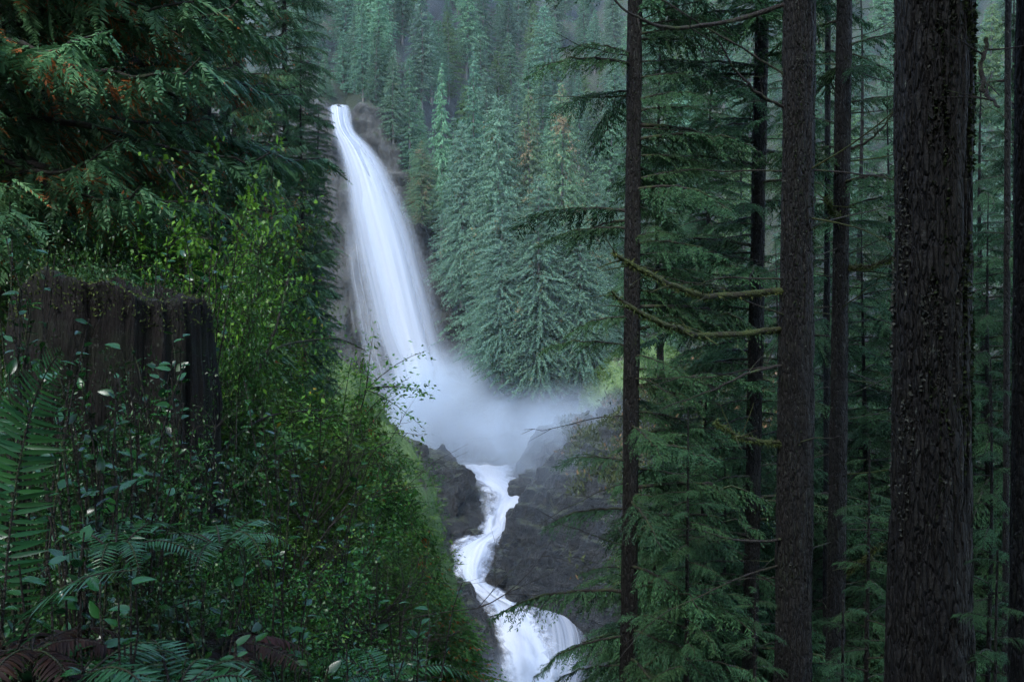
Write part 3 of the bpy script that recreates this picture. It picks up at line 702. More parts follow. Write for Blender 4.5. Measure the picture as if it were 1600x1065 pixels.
# long mossy and bare branches of the medium trunk, as they hang in the picture
def path_branch(tree, pts, radii, mat, sides=8):
    P = smooth_path([W(*p) for p in pts], 40) - np.array(tree.location)
    n = len(P); s = np.linspace(0, 1, n)
    P = P + .02 * np.stack([fbm(np.stack([s * 14, 0 * s + k * 7.3 + pts[0][1], 0 * s], -1), 2) for k in range(3)], -1)
    R = np.interp(s, np.linspace(0, 1, len(radii)), radii)
    rr = np.random.default_rng(int(pts[0][1]) + 1000); parts = [tube(P, R, sides, .5, pts[0][0])]
    for q in range(7):
        i = int(rr.integers(2, n - 8)); u = np.linspace(0, 1, 6)[:, None]; l = rr.uniform(.10, .42); dd = nrm(nrm(P[max(i - 3, 0)] - P[i + 3]) * .6 + rr.normal(0, .55, 3))
        parts.append(tube(P[i] + dd * u * l + rr.normal(0, .12, 3) * l * u ** 2, R[i] * .38 * (1 - .8 * u[:, 0]) + .001, sides))
    V, f = merge(parts)
    o = obj('branch', mesh('branch', V, f, M[mat], smooth=True), tree)
    if mat == 'mossy':
        r = np.random.default_rng(int(pts[0][0])); n = 900; i = r.integers(0, len(P), n); D = r.normal(0, .8, (n, 3)) - UPV * .7
        kv, kf = kites(P[i] + nrm(D) * R[i][:, None] * .8, D, np.cross(nrm(D), r.normal(0, 1, (n, 3))), r.uniform(.015, .065, n), r.uniform(.006, .013, n))
        obj('moss', mesh('moss', kv, kf, M['moss_flake']), o, kind='stuff')
    return o
path_branch(t3, [(950, -10, 10.6), (985, 22, 10.7), (1040, 42, 11), (1130, 36, 11.3), (1225, 8, 11.6)], [.008, .02, .03], 'twig')
path_branch(t3, [(957, 393, 10.2), (1000, 420, 10.4), (1060, 450, 10.8), (1115, 462, 11.2), (1225, 454, 11.6)], [.012, .03, .034, .03, .045], 'mossy')
path_branch(t3, [(955, 455, 10.2), (1010, 494, 10.4), (1075, 519, 10.8), (1120, 524, 11.2), (1220, 514, 11.6)], [.012, .03, .034, .03, .04], 'mossy')
path_branch(t3, [(1120, 660, 10.9), (1160, 684, 11.2), (1222, 693, 11.6)], [.012, .022, .03], 'mossy')
path_branch(t3, [(1120, 60, 11), (1150, 110, 11.2), (1190, 150, 11.4), (1232, 170, 11.6)], [.008, .014, .022], 'twig')
path_branch(t3, [(1000, -20, 11.4), (1100, 40, 11.5), (1180, 88, 11.6), (1230, 120, 11.6)], [.006, .01, .016], 'twig')
path_branch(t3, [(1100, 830, 11), (1160, 845, 11.3), (1232, 842, 11.6)], [.006, .012, .02], 'twig')
path_branch(t3, [(1030, 640, 11), (1110, 610, 11.2), (1180, 580, 11.4), (1235, 570, 11.6)], [.006, .012, .02], 'twig')
path_branch(t4, [(1395, 403, 13.6), (1360, 416, 13.8), (1320, 418, 14)], [.02, .028, .035], 'mossy')
path_branch(t4, [(1375, 850, 13.4), (1352, 872, 13.7), (1318, 900, 14)], [.03, .035, .04], 'mossy')
path_branch(t4, [(1292, 310, 13.6), (1300, 330, 13.8), (1318, 342, 14)], [.03, .032, .035], 'mossy')
path_branch(t4, [(1400, 170, 13.5), (1365, 215, 13.8), (1322, 235, 14)], [.01, .016, .022], 'twig')
path_branch(t5, [(1540, 60, 5.6), (1535, 130, 5.5), (1560, 170, 5.3)], [.012, .012, .006], 'twig')

# ------------------------------------------------------------------ whole-tree crowns shared by trees farther off
def tree_kind(nm, H, R, leafm, seed, trunk_r, **kw):
    r = np.random.default_rng(seed); cv, cf = conifer_crown(H, R, r, **kw)
    tv, tf = simple_trunk(H, trunk_r, seed=seed)
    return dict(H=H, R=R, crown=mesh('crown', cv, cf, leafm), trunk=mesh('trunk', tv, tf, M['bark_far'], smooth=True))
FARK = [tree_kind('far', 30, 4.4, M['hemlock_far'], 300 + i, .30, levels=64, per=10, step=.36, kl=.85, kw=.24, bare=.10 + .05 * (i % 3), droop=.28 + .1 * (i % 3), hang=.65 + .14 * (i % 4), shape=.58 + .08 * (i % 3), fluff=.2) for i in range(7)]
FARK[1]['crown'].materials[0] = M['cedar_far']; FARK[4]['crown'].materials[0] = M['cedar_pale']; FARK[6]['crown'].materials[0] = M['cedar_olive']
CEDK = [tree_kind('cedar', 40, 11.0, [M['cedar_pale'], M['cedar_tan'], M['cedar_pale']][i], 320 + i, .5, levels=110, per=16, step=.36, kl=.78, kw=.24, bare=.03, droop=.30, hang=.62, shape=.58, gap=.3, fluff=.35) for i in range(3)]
MIDK = [tree_kind('mid', 20, 2.6, M['hemlock'], 340 + i, .17, levels=78, per=11, step=.14, kl=.46, kw=.11, bare=.06, droop=.30, hang=.6, shape=.7, gap=.2) for i in range(3)]
MIDK_HIGH = [tree_kind('mid', 20, 2.9, M['hemlock'], 360 + i, .17, levels=44, per=11, step=.18, kl=.55, kw=.15, bare=.30, droop=.28, hang=.5, shape=.55, gap=.15) for i in range(2)]
SAPK = [tree_kind('sap', 5, 1.25, M['sapling'], 350 + i, .05, levels=42, per=9, step=.10, kl=.24, kw=.05, bare=.02, droop=.45, hang=1.0, shape=.6, gap=.12) for i in range(3)]
def far_tree(k, loc, h, rs, label, name='conifer_tree', grp=None, rz=None, lean=(0, 0)):
    s = h / k['H']
    t = empty(name, loc, (lean[0], lean[1], random.uniform(0, 6.28) if rz is None else rz), (s * rs, s * rs, s))
    obj('trunk', k['trunk'], t); obj('crown', k['crown'], t, kind='stuff')
    tag(t, label, 'tree', grp)
    return t
# the pale cedars standing at the pool, each its own
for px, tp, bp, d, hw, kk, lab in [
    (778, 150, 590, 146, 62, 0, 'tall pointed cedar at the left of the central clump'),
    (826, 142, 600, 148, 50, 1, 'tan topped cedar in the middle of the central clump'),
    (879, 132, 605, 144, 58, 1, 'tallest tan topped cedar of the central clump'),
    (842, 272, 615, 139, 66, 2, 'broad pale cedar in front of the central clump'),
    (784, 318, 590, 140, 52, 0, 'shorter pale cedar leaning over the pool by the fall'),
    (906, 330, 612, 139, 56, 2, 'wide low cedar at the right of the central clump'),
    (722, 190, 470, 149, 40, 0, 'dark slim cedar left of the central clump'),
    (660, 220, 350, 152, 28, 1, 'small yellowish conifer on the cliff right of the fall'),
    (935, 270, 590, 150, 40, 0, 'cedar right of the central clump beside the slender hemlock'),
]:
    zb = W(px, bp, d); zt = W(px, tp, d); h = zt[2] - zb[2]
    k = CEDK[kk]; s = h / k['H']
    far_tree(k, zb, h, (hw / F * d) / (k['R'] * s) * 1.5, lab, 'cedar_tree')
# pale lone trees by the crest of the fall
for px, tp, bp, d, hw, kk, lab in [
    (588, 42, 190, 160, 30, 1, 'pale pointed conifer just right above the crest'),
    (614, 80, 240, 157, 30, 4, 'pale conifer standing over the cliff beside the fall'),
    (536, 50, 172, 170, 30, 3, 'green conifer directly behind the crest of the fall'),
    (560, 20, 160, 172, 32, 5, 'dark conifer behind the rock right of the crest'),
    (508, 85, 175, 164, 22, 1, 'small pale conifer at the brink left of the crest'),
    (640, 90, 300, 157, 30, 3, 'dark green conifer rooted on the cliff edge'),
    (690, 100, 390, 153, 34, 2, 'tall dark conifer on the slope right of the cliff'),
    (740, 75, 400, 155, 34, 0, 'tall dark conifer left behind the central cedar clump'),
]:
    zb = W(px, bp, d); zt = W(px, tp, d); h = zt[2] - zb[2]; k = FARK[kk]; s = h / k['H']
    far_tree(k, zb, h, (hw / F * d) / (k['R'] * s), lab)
# the forest climbing the far hillside
nfar = 0
pts = []
for row, dy in enumerate([5, 12, 20, 29, 38, 48, 59, 71, 84, 98, 113, 130]):
    sp = 6.2 + row * .10
    xx = -62.0 + (row % 2) * 2.4
    while xx < 120:
        x = xx + random.uniform(-1.5, 1.5)
        sp_here = sp if x < 26 else sp * 1.3
        xx += sp_here
        b, yc = far_base(np.array(x)); y = float(yc) + dy + random.uniform(-2.5, 2.5); z = float(far_h(np.array(x), np.array(y)))
        px = CX + x / y * F
        if not (445 < px < 1640): continue
        h = random.uniform(13, 25) * (1 if dy > 15 else .85)
        pyt = CY - (z + h) / y * F
        if pyt < -420 or (500 < px < 560 and dy < 8): continue
        pyb = CY - z / y * F
        if pyb < -170: continue
        if 730 < px < 940 and dy < 9: continue
        pts.append((x, y, z, h, px, dy))
def ordinal(n):
    return '%d%s' % (n, 'th' if 10 < n % 100 < 14 else {1: 'st', 2: 'nd', 3: 'rd'}.get(n % 10, 'th'))
pts.sort(key=lambda p: (p[5], p[4]))
count = {}; rows_dy = sorted({p[5] for p in pts})
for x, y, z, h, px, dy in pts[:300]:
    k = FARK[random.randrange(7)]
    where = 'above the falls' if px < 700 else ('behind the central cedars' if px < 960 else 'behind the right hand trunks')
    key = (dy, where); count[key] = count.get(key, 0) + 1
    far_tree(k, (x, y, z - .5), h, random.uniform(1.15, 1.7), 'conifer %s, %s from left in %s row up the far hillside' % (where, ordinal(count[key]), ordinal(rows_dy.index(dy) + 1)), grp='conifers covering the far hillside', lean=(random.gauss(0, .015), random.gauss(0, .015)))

# dark hemlocks filling the middle distance on the right
mids = [(1030, 30, -40), (1110, 27, 60), (1225, 30, -120), (1290, 26, 150), (1345, 34, -60), (1390, 24, 120), (1500, 28, -100), (1535, 22, 80), (1585, 32, -60), (1620, 18, 60), (1440, 38, -150), (1160, 42, 180), (1270, 44, -50), (1100, 19, 470), (1215, 22, 380), (1350, 19, 330), (1545, 17, 300), (1040, 34, 740), (1060, 24, 700), (1405, 28, 200)]
mlab = ['hemlock behind the slender hemlock', 'hemlock crown left of the thin dark trunk', 'tall hemlock behind the medium trunk', 'lower hemlock between medium and slim trunks', 'tall far hemlock right of the slim trunk',
        'hemlock filling the gap left of the thickest trunk', 'tall hemlock behind the thickest trunk', 'hemlock just right of the thickest trunk', 'tall hemlock toward the right edge', 'dark hemlock on the right edge', 'distant hemlock hidden behind the thickest trunk', 'misty hemlock left of the medium trunk', 'misty hemlock in the gap by the slim trunk', 'low hemlock filling the space left of the thin dark trunk', 'low hemlock between thin dark trunk and medium trunk', 'low hemlock right of the slim trunk', 'low hemlock between thickest trunk and right edge', 'lowest hemlock on the brink right of the cascade', 'squat hemlock right of the slender hemlock foot', 'hemlock touching the left side of the thickest trunk']
def bough_tree(px, d, tp, n, lens, label, seed, name='hemlock_tree', grp=None, bset=None, L0=None, bare=.05, wide=.75, pitch=(-.2, .2), low=None):
    r = np.random.default_rng(seed); x = (px - CX) / F * d; zg = float(near_h(np.array(x), np.array(float(d)))); zt = (CY - tp) / F * d; H = zt - zg
    t = empty(name, (x, d, zg)); z = np.linspace(-.5, H, 40)
    V, f = tube(np.stack([.05 * np.sin(z * .5 + seed), .05 * np.cos(z * .4), z], -1), (.007 * H + .03) * (1.05 - np.clip(z / H, 0, 1)), 9, .15, seed)
    obj('trunk', mesh('trunk', V, f, M['bark'], smooth=True), t)
    for i in range(n):
        k = (i + r.uniform(0, 1)) / n; k = max(bare, (low or 0) + (1 - (low or 0)) * k); L = (lens[0] + (lens[1] - lens[0]) * (1 - k) ** wide) * r.uniform(.7, 1.15)
        add_bough(t, bset or HEM, L0 or HEM_L, (0, 0, H * k * .985), i * 2.39996 + r.normal(0, .3), L, r.uniform(*pitch), r, r.uniform(-.3, .3))
    tag(t, label, 'tree', grp); return t
for q, ((px, d, tp), lab) in enumerate(zip(mids, mlab)):
    bough_tree(px, d, tp, 150 if d < 36 else 110, (.5, 3.3), 'dark green ' + lab, 600 + q, low=[.55, .6][q] if q < 2 else None)

# unseen trees added round the viewpoint so their crowns darken the foreground
for i, (x, y, h, rs, lab) in enumerate([(2.8, -2.5, 21, 1.5, 'right behind the viewpoint'), (7.5, 2.5, 22, 1.5, 'right of the viewpoint'), (-1, -7, 22, 1.6, 'straight behind the viewpoint'), (8, -6, 22, 1.6, 'far right behind the viewpoint')]):
    far_tree(MIDK_HIGH[i % 2], (x, y, float(near_h(np.array(float(x)), np.array(float(y))))), h, rs, 'unseen hemlock added for shade, ' + lab, 'hemlock_tree')

# ------------------------------------------------------------------ left: cedars and conifers
def ground_at(x, y): return float(near_h(np.array(float(x)), np.array(float(y))))
def cedar(px, depth, n, lens, zr, label, seed, trunk_w=.16, az_pref=None, name='cedar_tree', bset=None, L0=None, pitch=(-.1, .3), ztop=None):
    r = np.random.default_rng(seed); x = (px - CX) / F * depth; zg = ground_at(x, depth)
    t = empty(name, (x, depth, zg)); top = (ztop or zr[1]) - zg + 1.0
    V, f = big_trunk(trunk_w, -.5, top, seed, 20, 60, .08, .05, .75, trunk_w * .6)
    obj('trunk', mesh('trunk', V, f, M['bark'], smooth=True), t)
    for i in range(n):
        k = (i + r.uniform(0, 1)) / n; z = zr[0] + (zr[1] - zr[0]) * k - zg
        az = i * 2.39996 + r.normal(0, .3)
        if az_pref is not None and r.random() < .6: az = az_pref + r.normal(0, .8)
        L = (lens[0] + (lens[1] - lens[0]) * (1 - k) ** .8) * r.uniform(.75, 1.2)
        add_bough(t, bset or CED, L0 or CED_L, (0, 0, z), az, L, r.uniform(*pitch), r, r.uniform(-.25, .25))
    tag(t, label, 'tree'); return t
FRONT = -PI / 2
cedar(-70, 8, 110, (1.6, 2.6), (-.6, 6.5), 'nearest cedar with bluish drooping sprays at the left edge', 51, az_pref=-.5)
cedar(70, 12, 120, (1.5, 2.9), (-1.5, 8), 'dark cedar with rusty dead sprays at upper left', 52, az_pref=FRONT)
cedar(200, 10.5, 110, (1.4, 2.5), (-1.2, 7), 'cedar with hanging sprays above the stump', 53, az_pref=FRONT)
cedar(318, 15, 130, (1.2, 2.2), (-3, 9), 'cedar flecked with orange behind the lime shrub', 54, az_pref=FRONT)
cedar(372, 19, 130, (1.0, 1.75), (-5, 10), 'brown flecked cedar left of the bare pale trunk', 55, az_pref=FRONT)
cedar(110, 19, 90, (1.5, 3.2), (-2, 11), 'shadowed cedar far back at upper left', 56, az_pref=FRONT)
cedar(260, 22, 90, (1.5, 3.2), (-3, 13), 'shadowed cedar deep behind the upper left foliage', 57, az_pref=FRONT)
cedar(-20, 16, 80, (1.5, 3.0), (-1, 9), 'shadowed cedar behind the left edge sprays', 58, az_pref=FRONT)
cedar(352, 24, 100, (1.2, 2.2), (-4, 13), 'shadowed cedar filling the gap left of the crest', 59, az_pref=FRONT)
# conifers that close the left side against the fall
bough_tree(446, 30, -330, 260, (1.1, 1.7), 'tall dense hemlock with pale trunk beside the fall crest', 701, wide=.3, low=.25)
bough_tree(472, 27, 80, 260, (.35, 1.25), 'pointed green hemlock spire left of the main fall', 702, low=.2, wide=.45)
bough_tree(425, 25, 170, 190, (.5, 1.7), 'bushy hemlock below the green spire', 703, low=.2)
bough_tree(496, 31, 150, 240, (.4, .95), 'narrow conifer right against the falling water', 704, low=.15, wide=.45)
bough_tree(494, 29, 320, 130, (.4, 1.0), 'small conifer leaning over the gorge beside the fall', 705, bset=CED, L0=CED_L)
bough_tree(462, 23, 385, 110, (.3, 1.4), 'rounded yellow green conifer above the mossy bluff', 706, bset=CED, L0=CED_L)
# young cedars packed down the slope edge
edge_y = [540, 580, 640, 690, 760, 830, 870, 930, 1000, 1065]; edge_x = [535, 560, 600, 640, 690, 712, 706, 716, 728, 735]
r = np.random.default_rng(77)
slab = ['at the slope edge by the mossy bluff', 'on the steep slope above the lower rocks', 'low on the slope near the bottom edge', 'in the thick of the left slope']
saps = []
for i in range(72):
    py = r.uniform(590, 1010); e = np.interp(py, edge_y, edge_x)
    off = r.uniform(12, 50) if i < 36 else r.uniform(40, 280)
    if 690 < py < 800 and off < 50: off += 30
    px = e - off; d = r.uniform(19, 29) if off < 80 else r.uniform(14, 24)
    w = slab[0] if (off < 110 and py < 780) else slab[1] if off < 110 and py < 900 else slab[2] if py > 900 else slab[3]
    saps.append((w, px, py, d))
saps.sort(); cnt = {}
for w, px, py, d in saps:
    x = (px - CX) / F * d; zg = ground_at(x, d); h = max(.8, (CY - py) / F * d - zg); cnt[w] = cnt.get(w, 0) + 1
    far_tree(SAPK[int(r.integers(3))], (x, d, zg), h, float(np.clip(5.0 / h, .7, 2.4)) * r.uniform(.8, 1.1), 'young orange tinged cedar %s, %s from left' % (w, ordinal(cnt[w])), 'young_cedar', 'young cedars on the left slope')

# ------------------------------------------------------------------ shrubs with small leaves
def shrub_meshes(seed, H, spread, nstem, ntwig, nleaf, ll, lw, leafm):
    r = np.random.default_rng(seed); wood = []; ends = []
    for i in range(nstem):
        a = r.uniform(0, 6.28); tip = np.array([math.cos(a) * spread * r.uniform(.3, 1), math.sin(a) * spread * r.uniform(.3, 1), H * r.uniform(.7, 1)])
        s = np.linspace(0, 1, 9)[:, None]; p = tip * s; p[:, 2] = tip[2] * s[:, 0] ** .8; p += r.normal(0, .03, p.shape) * s
        wood.append(tube(p, np.linspace(.014, .004, 9), 5))
        for k in range(ntwig):
            j = int(r.integers(3, 9)); q = p[j]; d = nrm(r.normal(0, 1, 3) + tip / np.linalg.norm(tip) * .7 + np.array([0, 0, -.1])); l = r.uniform(.25, .65) * H / 2.2
            u = np.linspace(0, 1, 5)[:, None]; tp = q + d * l * u - UPV * .25 * l * u ** 2
            wood.append(tube(tp, np.linspace(.004, .0012, 5), 3)); ends.append((tp, d))
    Ps, Ds = [], []
    per = max(1, nleaf // len(ends))
    for tp, d in ends:
        u = r.uniform(.1, 1.05, per); P = np.stack([np.interp(u, np.linspace(0, 1, 5), tp[:, k]) for k in range(3)], -1)
        Ps.append(P + r.normal(0, .035, P.shape)); Ds.append(d * .5 + r.normal(0, .8, P.shape) * [1, 1, .45] - UPV * .25)
    P = np.concatenate(Ps); D = np.concatenate(Ds); n = len(P)
    kv, kf = kites(P, D, np.cross(nrm(D), UPV + r.normal(0, .4, (n, 3))), ll * r.uniform(.6, 1.3, n), lw * r.uniform(.7, 1.2, n), .45, .08)
    wv, wf = merge(wood)
    return mesh('stem', wv, wf, M['twig'], smooth=True), mesh('foliage', kv, kf, leafm), H
def mesh_with(me, mat):
    c = me.copy(); c.materials[0] = mat; return c
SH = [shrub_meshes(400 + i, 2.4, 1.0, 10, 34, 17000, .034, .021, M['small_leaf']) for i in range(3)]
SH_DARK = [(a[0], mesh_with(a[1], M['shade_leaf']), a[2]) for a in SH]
LIME = shrub_meshes(420, 2.6, .75, 8, 30, 6500, .045, .030, M['lime_leaf'])
def shrub(px, tp, d, sh, label, scale_xy=1., name='leafy_shrub'):
    x = (px - CX) / F * d; zg = ground_at(x, d); h = max(.6, (CY - tp) / F * d - zg); s = h / sh[2]
    t = empty(name, (x, d, zg), (0, 0, random.uniform(0, 6.28)), (s * scale_xy, s * scale_xy, s))
    obj('stem', sh[0], t); obj('foliage', sh[1], t, kind='stuff'); tag(t, label, 'shrub')
    return t
shrub(318, 235, 7.2, LIME, 'lime green leafy shrub rising behind the stump', .5)
shrub(355, 320, 8.5, SH[0], 'bright green shrub right of the stump top', .42)
shrub(345, 430, 9.5, SH[1], 'yellow green shrub between the stump and the spire', .6)
shrub(345, 450, 12, SH[2], 'leafy shrub leaning toward the water', .5)
shrub(375, 500, 14, SH[0], 'leafy shrub overhanging the foot of the main fall', .42)
shrub(380, 520, 8, SH[2], 'dense small leaved shrub beside the stump', .9)
shrub(405, 560, 10, SH[0], 'dense green shrub in the middle of the left slope', .75)
shrub(455, 610, 13, SH[1], 'green shrub above the mossy bluff', .65)
shrub(400, 620, 7, SH[1], 'shrub crowding the lower right side of the stump', .9)
shrub(460, 680, 9.5, SH[2], 'leafy shrub on the slope below the overhanging shrub', .9)
shrub(535, 720, 14, SH[0], 'green shrub just inside the mossy bluff edge', .9)
shrub(440, 760, 7.5, SH[0], 'shadowed small leaved shrub above the bare twigs', .9)
shrub(560, 820, 10, SH[2], 'olive shrub behind the bare twigs', 1.)
shrub(600, 880, 13, SH[1], 'olive shrub toward the lower falls', 1.)
shrub(330, 860, 5.0, SH[1], 'dark low shrub below the stump', .9)
shrub(500, 930, 7, SH[2], 'dark shrub at the bottom of the slope', 1.)
shrub(40, 470, 7.0, SH[2], 'shadowed shrub behind the left flank of the stump', .8)
shrub(150, 360, 8.0, SH[1], 'shadowed green shrub above the stump', .6)

# low leafy growth that buries the foot of the stump and the bottom of the slope
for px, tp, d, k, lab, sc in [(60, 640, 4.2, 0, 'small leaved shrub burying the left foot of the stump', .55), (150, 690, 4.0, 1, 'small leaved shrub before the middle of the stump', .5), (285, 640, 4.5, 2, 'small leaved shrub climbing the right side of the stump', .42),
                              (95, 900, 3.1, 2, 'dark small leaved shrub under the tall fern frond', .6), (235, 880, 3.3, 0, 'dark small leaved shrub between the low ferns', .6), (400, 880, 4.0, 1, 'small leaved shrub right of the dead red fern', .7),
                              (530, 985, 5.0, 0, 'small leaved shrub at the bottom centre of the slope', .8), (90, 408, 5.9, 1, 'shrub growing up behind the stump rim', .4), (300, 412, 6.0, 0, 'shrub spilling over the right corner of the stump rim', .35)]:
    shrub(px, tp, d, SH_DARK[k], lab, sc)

# ------------------------------------------------------------------ stump
def stump():
    d = 5.3; cx = (180 - CX) / F * d; zb = ground_at(cx, d) - .3
    t = empty('tree_stump', (cx, d, zb)); H = .27 - zb; R = .485
    nu, nv = 220, 120; th = np.linspace(0, 2 * np.pi, nu, endpoint=False); k = np.linspace(0, 1, nv)
    K, T = np.meshgrid(k, th, indexing='ij')
    c, s_ = np.cos(T), np.sin(T)
    rim = H + .05 * fbm(np.stack([c * 3, s_ * 3, 0 * c + 2], -1), 3) * 1.3 + .05 * np.exp(-((c + .35) / .3) ** 2) + .012 * fbm(np.stack([c * 11, s_ * 11, 0 * c], -1), 2) + .02 * ridge(np.stack([c * 7, s_ * 7, 0 * c], -1), 2) - .10 * np.clip(c, 0, 1) - .14 * np.clip(-c - .45, 0, 1)
    z = K * rim
    flare = .10 * np.exp(-z * .9) + .34 * np.clip(-c, 0, 1) ** 1.5 * (1 - K) ** 1.1
    rr = R * (1.0 - .04 * K) + flare
    n = np.stack([c * 4.2, s_ * 4.2, z * .45], -1)
    rr = rr + .16 * fbm(np.stack([c * 1.6, s_ * 1.6, z * .8 + 4], -1), 3) +   .030 * (ridge(n + .5 * fbm(n * .7, 2)[..., None], 4) - .5) + .040 * fbm(np.stack([c * 20, s_ * 20, z * .7], -1), 4)
    V = np.stack([rr * c, rr * s_, z], -1)
    # hollow top
    inn = []
    for q, (f_, dz) in enumerate([(.90, .01), (.80, -.06), (.66, -.22), (.4, -.34), (.05, -.38)]):
        zz = rim[-1] + dz + .05 * fbm(np.stack([c[0] * 5 * f_, s_[0] * 5 * f_, 0 * c[0] + q], -1), 3)
        inn.append(np.stack([rr[-1] * f_ * c[0], rr[-1] * f_ * s_[0], zz], -1))
    V = np.concatenate([V, np.array(inn)], 0)
    obj('stump_wood', mesh('stump_wood', V.reshape(-1, 3), grid_faces(nu, nv + 5, True), M['stump'], smooth=True), t)
    r = np.random.default_rng(9); n = 3500; az = r.uniform(0, 6.28, n); i = (az / 6.2832 * nu).astype(int) % nu
    P = V[nv - 1 + r.integers(-6, 3, n), i]; D = r.normal(0, 1, (n, 3)) + UPV * .6
    kv, kf = kites(P, D, np.cross(nrm(D), r.normal(0, 1, (n, 3))), r.uniform(.008, .026, n), r.uniform(.006, .014, n))
    obj('moss', mesh('moss', kv, kf, M['moss_flake']), t, kind='stuff')
    tag(t, 'dark rotting old tree stump with jagged mossy rim', 'stump')
stump()

# ------------------------------------------------------------------ ferns
def leaf_mesh(name, mat, w=.16, fold=.25, tipcurl=-.12, n=5, shape='lance'):
    u = np.linspace(0, 1, n + 1)
    prof = (np.sin(np.pi * np.clip(u, 0, 1) ** .62) ** .8 if shape == 'lance' else np.sin(np.pi * u ** .75) ** .75) * w
    prof[0] = w * .12; prof[-1] = .002
    z0 = tipcurl * u ** 2
    c = np.stack([u, 0 * u, z0], -1); l = np.stack([u, prof, z0 + fold * prof], -1); r_ = np.stack([u, -prof, z0 + fold * prof], -1)
    V = np.concatenate([l, c, r_]); return mesh(name, V, grid_faces(n + 1, 3), mat, smooth=True)
LEAFLET = leaf_mesh('leaflet', M['fern'], .06, .15, -.10, 6)
DLEAFLET = leaf_mesh('leaflet', M['dead_fern'], .10, .4, -.35, 6)
def mat_from(P, D, N, s):
    D = D / np.linalg.norm(D); Y = np.cross(N, D); Y /= max(np.linalg.norm(Y), 1e-6); Z = np.cross(D, Y)
    m = Matrix.Identity(4)
    for i in range(3):
        m[i][0], m[i][1], m[i][2], m[i][3] = D[i] * s, Y[i] * s, Z[i] * s, P[i]
    return m
def frond(fern, path, npair, ll, r, leaflet=None, joined=False, upn=None, start=.10):
    """path in world space; rachis mesh with leaflets as objects or joined"""
    leaflet = leaflet or LEAFLET; o3 = np.array(fern.location)
    P = smooth_path(path, 40) - o3; s = np.linspace(0, 1, 40)
    V, f = tube(P, .0035 * (1 - .8 * s) + .0006, 5)
    T = nrm(np.gradient(P, axis=0)); N0 = np.array([0, -.35, 1.]) if upn is None else np.array(upn, float)
    places = []
    for i in range(npair):
        t = start + (1 - start) * (i + .5) / npair
        p = np.array([np.interp(t, s, P[:, k]) for k in range(3)]); tg = nrm(np.array([np.interp(t, s, T[:, k]) for k in range(3)]))
        side = nrm(np.cross(N0, tg)); n_ = np.cross(tg, side)
        prof = min(1, .55 + t * 1.8) * min(1, (1 - t) * 2.4 + .06) ** .8
        for sg in (-1, 1):
            D = side * sg + tg * r.uniform(.22, .42) + n_ * r.uniform(-.12, .12) + np.array([0, 0, r.uniform(-.18, .02)])
            places.append((p, D, n_ + r.normal(0, .15, 3), ll * prof * r.uniform(.9, 1.08)))
    if not joined:
        fr = obj('frond', mesh('frond', V, f, M['twig'], smooth=True), fern)
        for pl in places:
            q = obj('leaflet', leaflet, fr); q.matrix_local = mat_from(*pl)
    else:
        n = len(leaflet.vertices); lv = np.zeros(n * 3); leaflet.vertices.foreach_get('co', lv); lv = lv.reshape(-1, 3)
        nf = len(leaflet.polygons); lf = np.zeros(nf * 4, int); leaflet.loops.foreach_get('vertex_index', lf); lf = lf.reshape(-1, 4)
        parts = [(V, f)]; cnt = len(f)
        for pl in places:
            m = np.array(mat_from(*pl)); parts.append((lv @ m[:3, :3].T + m[:3, 3], lf))
        VV, FF = merge(parts); mi = np.ones(len(FF), int); mi[:cnt] = 0
        fr = obj('frond', mesh('frond', VV, FF, [M['twig'], leaflet.materials[0]], mi, smooth=True), fern)
    return fr
def fern(base, label, name='sword_fern'):
    t = empty(name, base); tag(t, label, 'fern'); return t
r = np.random.default_rng(5)
fb = W(-20, 1150, 2.6)
f1 = fern(fb, 'large sword fern with frond arching up at the left edge')
frond(f1, [fb, W(4, 960, 2.6), W(12, 860, 2.6), W(26, 750, 2.6), W(44, 660, 2.6), W(68, 590, 2.55), W(96, 546, 2.5)], 52, .105, r, upn=(0, -1, .25))
frond(f1, [fb, W(-30, 930, 2.9), W(-30, 800, 3.0), W(-20, 690, 3.0), W(0, 620, 3.0), W(30, 580, 2.9)], 36, .11, r, upn=(0, -1, .4))
frond(f1, [fb, W(40, 980, 2.4), W(80, 930, 2.3), W(140, 900, 2.2), W(210, 890, 2.1)], 32, .085, r)
def fern_clump(px, py, d, n, L, label, seed, spread=3.14, az0=-PI / 2, dead=False, lift=.55):
    r = np.random.default_rng(seed); c = W(px, py, d); t = fern(c, label, 'dead_fern' if dead else 'sword_fern')
    for i in range(n):
        a = az0 + spread * (2 * (i + .5) / n - 1) + r.normal(0, .12); l = L * r.uniform(.75, 1.15); s = np.linspace(0, 1, 6)
        up = lift * r.uniform(.7, 1.3)
        p = np.stack([math.cos(a) * l * s * .85, math.sin(a) * l * s * .85, l * (up * s * 1.3 - (up + .25) * s ** 2.2)], -1) + c
        frond(t, p, 26, L * .17, r, DLEAFLET if dead else None, joined=True, upn=(0, -.1, 1))
fern_clump(345, 862, 3.5, 7, .36, 'spreading sword fern below the stump', 61)
fern_clump(180, 870, 2.9, 7, .30, 'sword fern with wet fronds left of the stump foot', 62)
fern_clump(105, 1090, 2.4, 6, .42, 'sword fern arching along the bottom left corner', 63, az0=0.3, spread=1.5)
fern_clump(270, 1095, 2.5, 6, .42, 'low sword fern at the bottom edge', 64, az0=1.2, spread=2.0)
fern_clump(345, 1010, 3.2, 9, .36, 'red brown dead fern at the bottom of the slope', 66, dead=True, lift=.2)
fern_clump(50, 1015, 2.5, 7, .34, 'withered rusty fern near the left bottom corner', 67, dead=True, lift=.2)
fern_clump(600, 1075, 4.6, 7, .5, 'sword fern at the bottom below the lowest twigs', 69)

